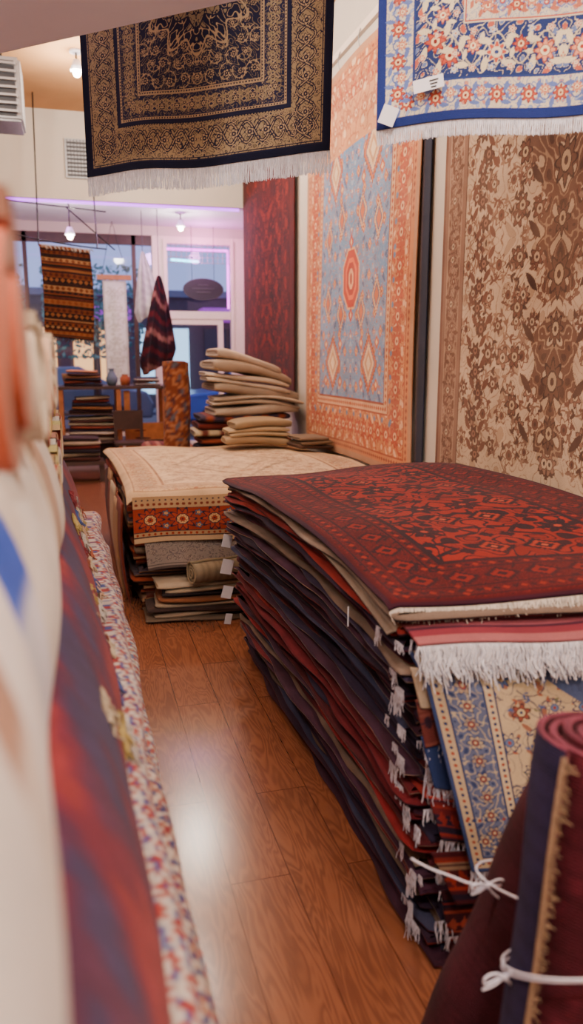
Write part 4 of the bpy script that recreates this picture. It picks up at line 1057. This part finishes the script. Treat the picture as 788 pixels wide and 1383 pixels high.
# ================================================================== OUTSIDE
bb('pavement', -12, 14, 12.7, 15.2, -.15, -.04, M_CONC); bb('street', -20, 24, 15.2, 23, -.2, -.12, M_ASPH)
M_BR = plain('facade', '#5c4c50', .8, var=.2); M_SIL = plain('sidewalk', '#5c5c66', .8)
bb('sidewalk', -20, 24, 23, 25, -.2, -.04, M_SIL)
fb = group('street_building')
bb('facade_wall', -20, 24, 25.05, 26, -.1, 3.5, M_BR, fb); bb('cornice', -20, 24, 24.9, 25.05, 3.35, 3.55, M_CONC, fb)
LW = emis('lit_window_warm', '#e8a868', 2.4); LB = emis('lit_window_blue', '#a8d0e8', 2.2); LP = emis('awning_purple', '#9a3cac', .9); LD = plain('dim_window', '#1c2434', .2)
rg = random.Random(4)
for i in range(20):
    x = -18+i*2.0; bb('shop_window', x, x+1.5, 24.95, 25.05, .4, 2.4, rg.choice((LW, LB, LD, LW, LB)), fb); bb('mullion', x+.7, x+.78, 24.9, 24.98, .4, 2.4, M_DWOOD, fb)
    if i % 2: bb('awning', x-.2, x+1.7, 24.1, 25, 2.6, 3.0, LP, fb, .05)
def car(x, y, col, name='parked_car'):
    g = group(name); m = plain('car_paint', col, .25, .3, var=.02)
    prof = [(-2.1, .35), (-2.15, .7), (-1.9, .88), (-1.0, .98), (-.55, 1.42), (.6, 1.46), (1.35, 1.02), (2.0, .92), (2.15, .65), (2.1, .35)]
    bm = bmesh.new(); A = []; B = []
    for px, pz in prof:
        ins = .16 if pz > 1.1 else 0; A.append(bm.verts.new((x+px, y-.85+ins, pz-.12))); B.append(bm.verts.new((x+px, y+.85-ins, pz-.12)))
    bm.faces.new(A); bm.faces.new(B[::-1])
    for i in range(len(A)): j = (i+1) % len(A); bm.faces.new([A[i], B[i], B[j], A[j]])
    bmesh.ops.recalc_face_normals(bm, faces=bm.faces)
    me = bpy.data.meshes.new('body'); bm.to_mesh(me); bm.free(); me.materials.append(m); o = link(bpy.data.objects.new('body', me), g)
    md = o.modifiers.new('b', 'BEVEL'); md.width = .05; md.segments = 3
    for wx in (-1.3, 1.3):
        for wy in (-.8, .8): cyl('wheel', (x+wx, y+wy-.1, .21), (x+wx, y+wy+.1, .21), .33, .33, M_BLK, g); cyl('hub', (x+wx, y+wy-.12, .21), (x+wx, y+wy+.12, .21), .19, .19, M_GREY, g)
    bm = bmesh.new()
    for q in ([(-.85, 1.0), (-.45, 1.36), (0, 1.38), (0, 1.0)], [(.08, 1.0), (.08, 1.38), (.55, 1.38), (1.1, 1.02)]):
        bm.faces.new([bm.verts.new((x+a, y-.83+(b-1)*.35, b-.12)) for a, b in q])
    me = bpy.data.meshes.new('side_windows'); bm.to_mesh(me); bm.free(); me.materials.append(M_BLK); link(bpy.data.objects.new('side_windows', me), g)
car(4.1, 17.2, '#38589c'); car(-.5, 18.2, '#70747c'); car(9.2, 16.8, '#3a3a44')
for tx_, ty_ in ((.35, 14.4), (-1.6, 14.5), (5.2, 14.4)):
    g = group('street_tree'); cyl('trunk', (tx_, ty_, -.035), (tx_+.05, ty_, 2.2), .08, .05, M_DWOOD, g)
    mb = MB(); rgn = np.random.RandomState(int(ty_*10))
    n = 1300; c = np.clip(rgn.normal(size=(n, 3)), -1.8, 1.8)*np.array([.45, .3, .42])+np.array([tx_, ty_, 2.3])
    a = rgn.normal(size=(n, 3)); a /= np.linalg.norm(a, axis=1)[:, None]; b = np.cross(a, rgn.normal(size=(n, 3))); b /= np.linalg.norm(b, axis=1)[:, None]
    V = np.stack([c-a*.06, c+b*.03, c+a*.06, c-b*.03], 1).reshape(-1, 3)
    mb.add(V, np.arange(4*n).reshape(n, 4), lin('#5c948c')); mb.build('foliage', WOOL, g, False)
wd = bpy.data.worlds.new('dusk'); SC.world = wd; wd.use_nodes = True
bg = wd.node_tree.nodes['Background']; bg.inputs['Color'].default_value = (.33, .40, .82, 1); bg.inputs['Strength'].default_value = 1.5

# ================================================================== CAMERA
cam = bpy.data.cameras.new('camera'); co = bpy.data.objects.new('camera', cam); COL.objects.link(co)
co.location = (0, 0, 1.55); co.rotation_euler = (math.radians(90-11.31), 0, math.radians(-15.35))
cam.sensor_width = 36; cam.sensor_fit = 'AUTO'; cam.lens = 27.33; cam.clip_start = .01; cam.clip_end = 200
cam.dof.use_dof = True; cam.dof.focus_distance = 3.4; cam.dof.aperture_fstop = 2.0
SC.camera = co
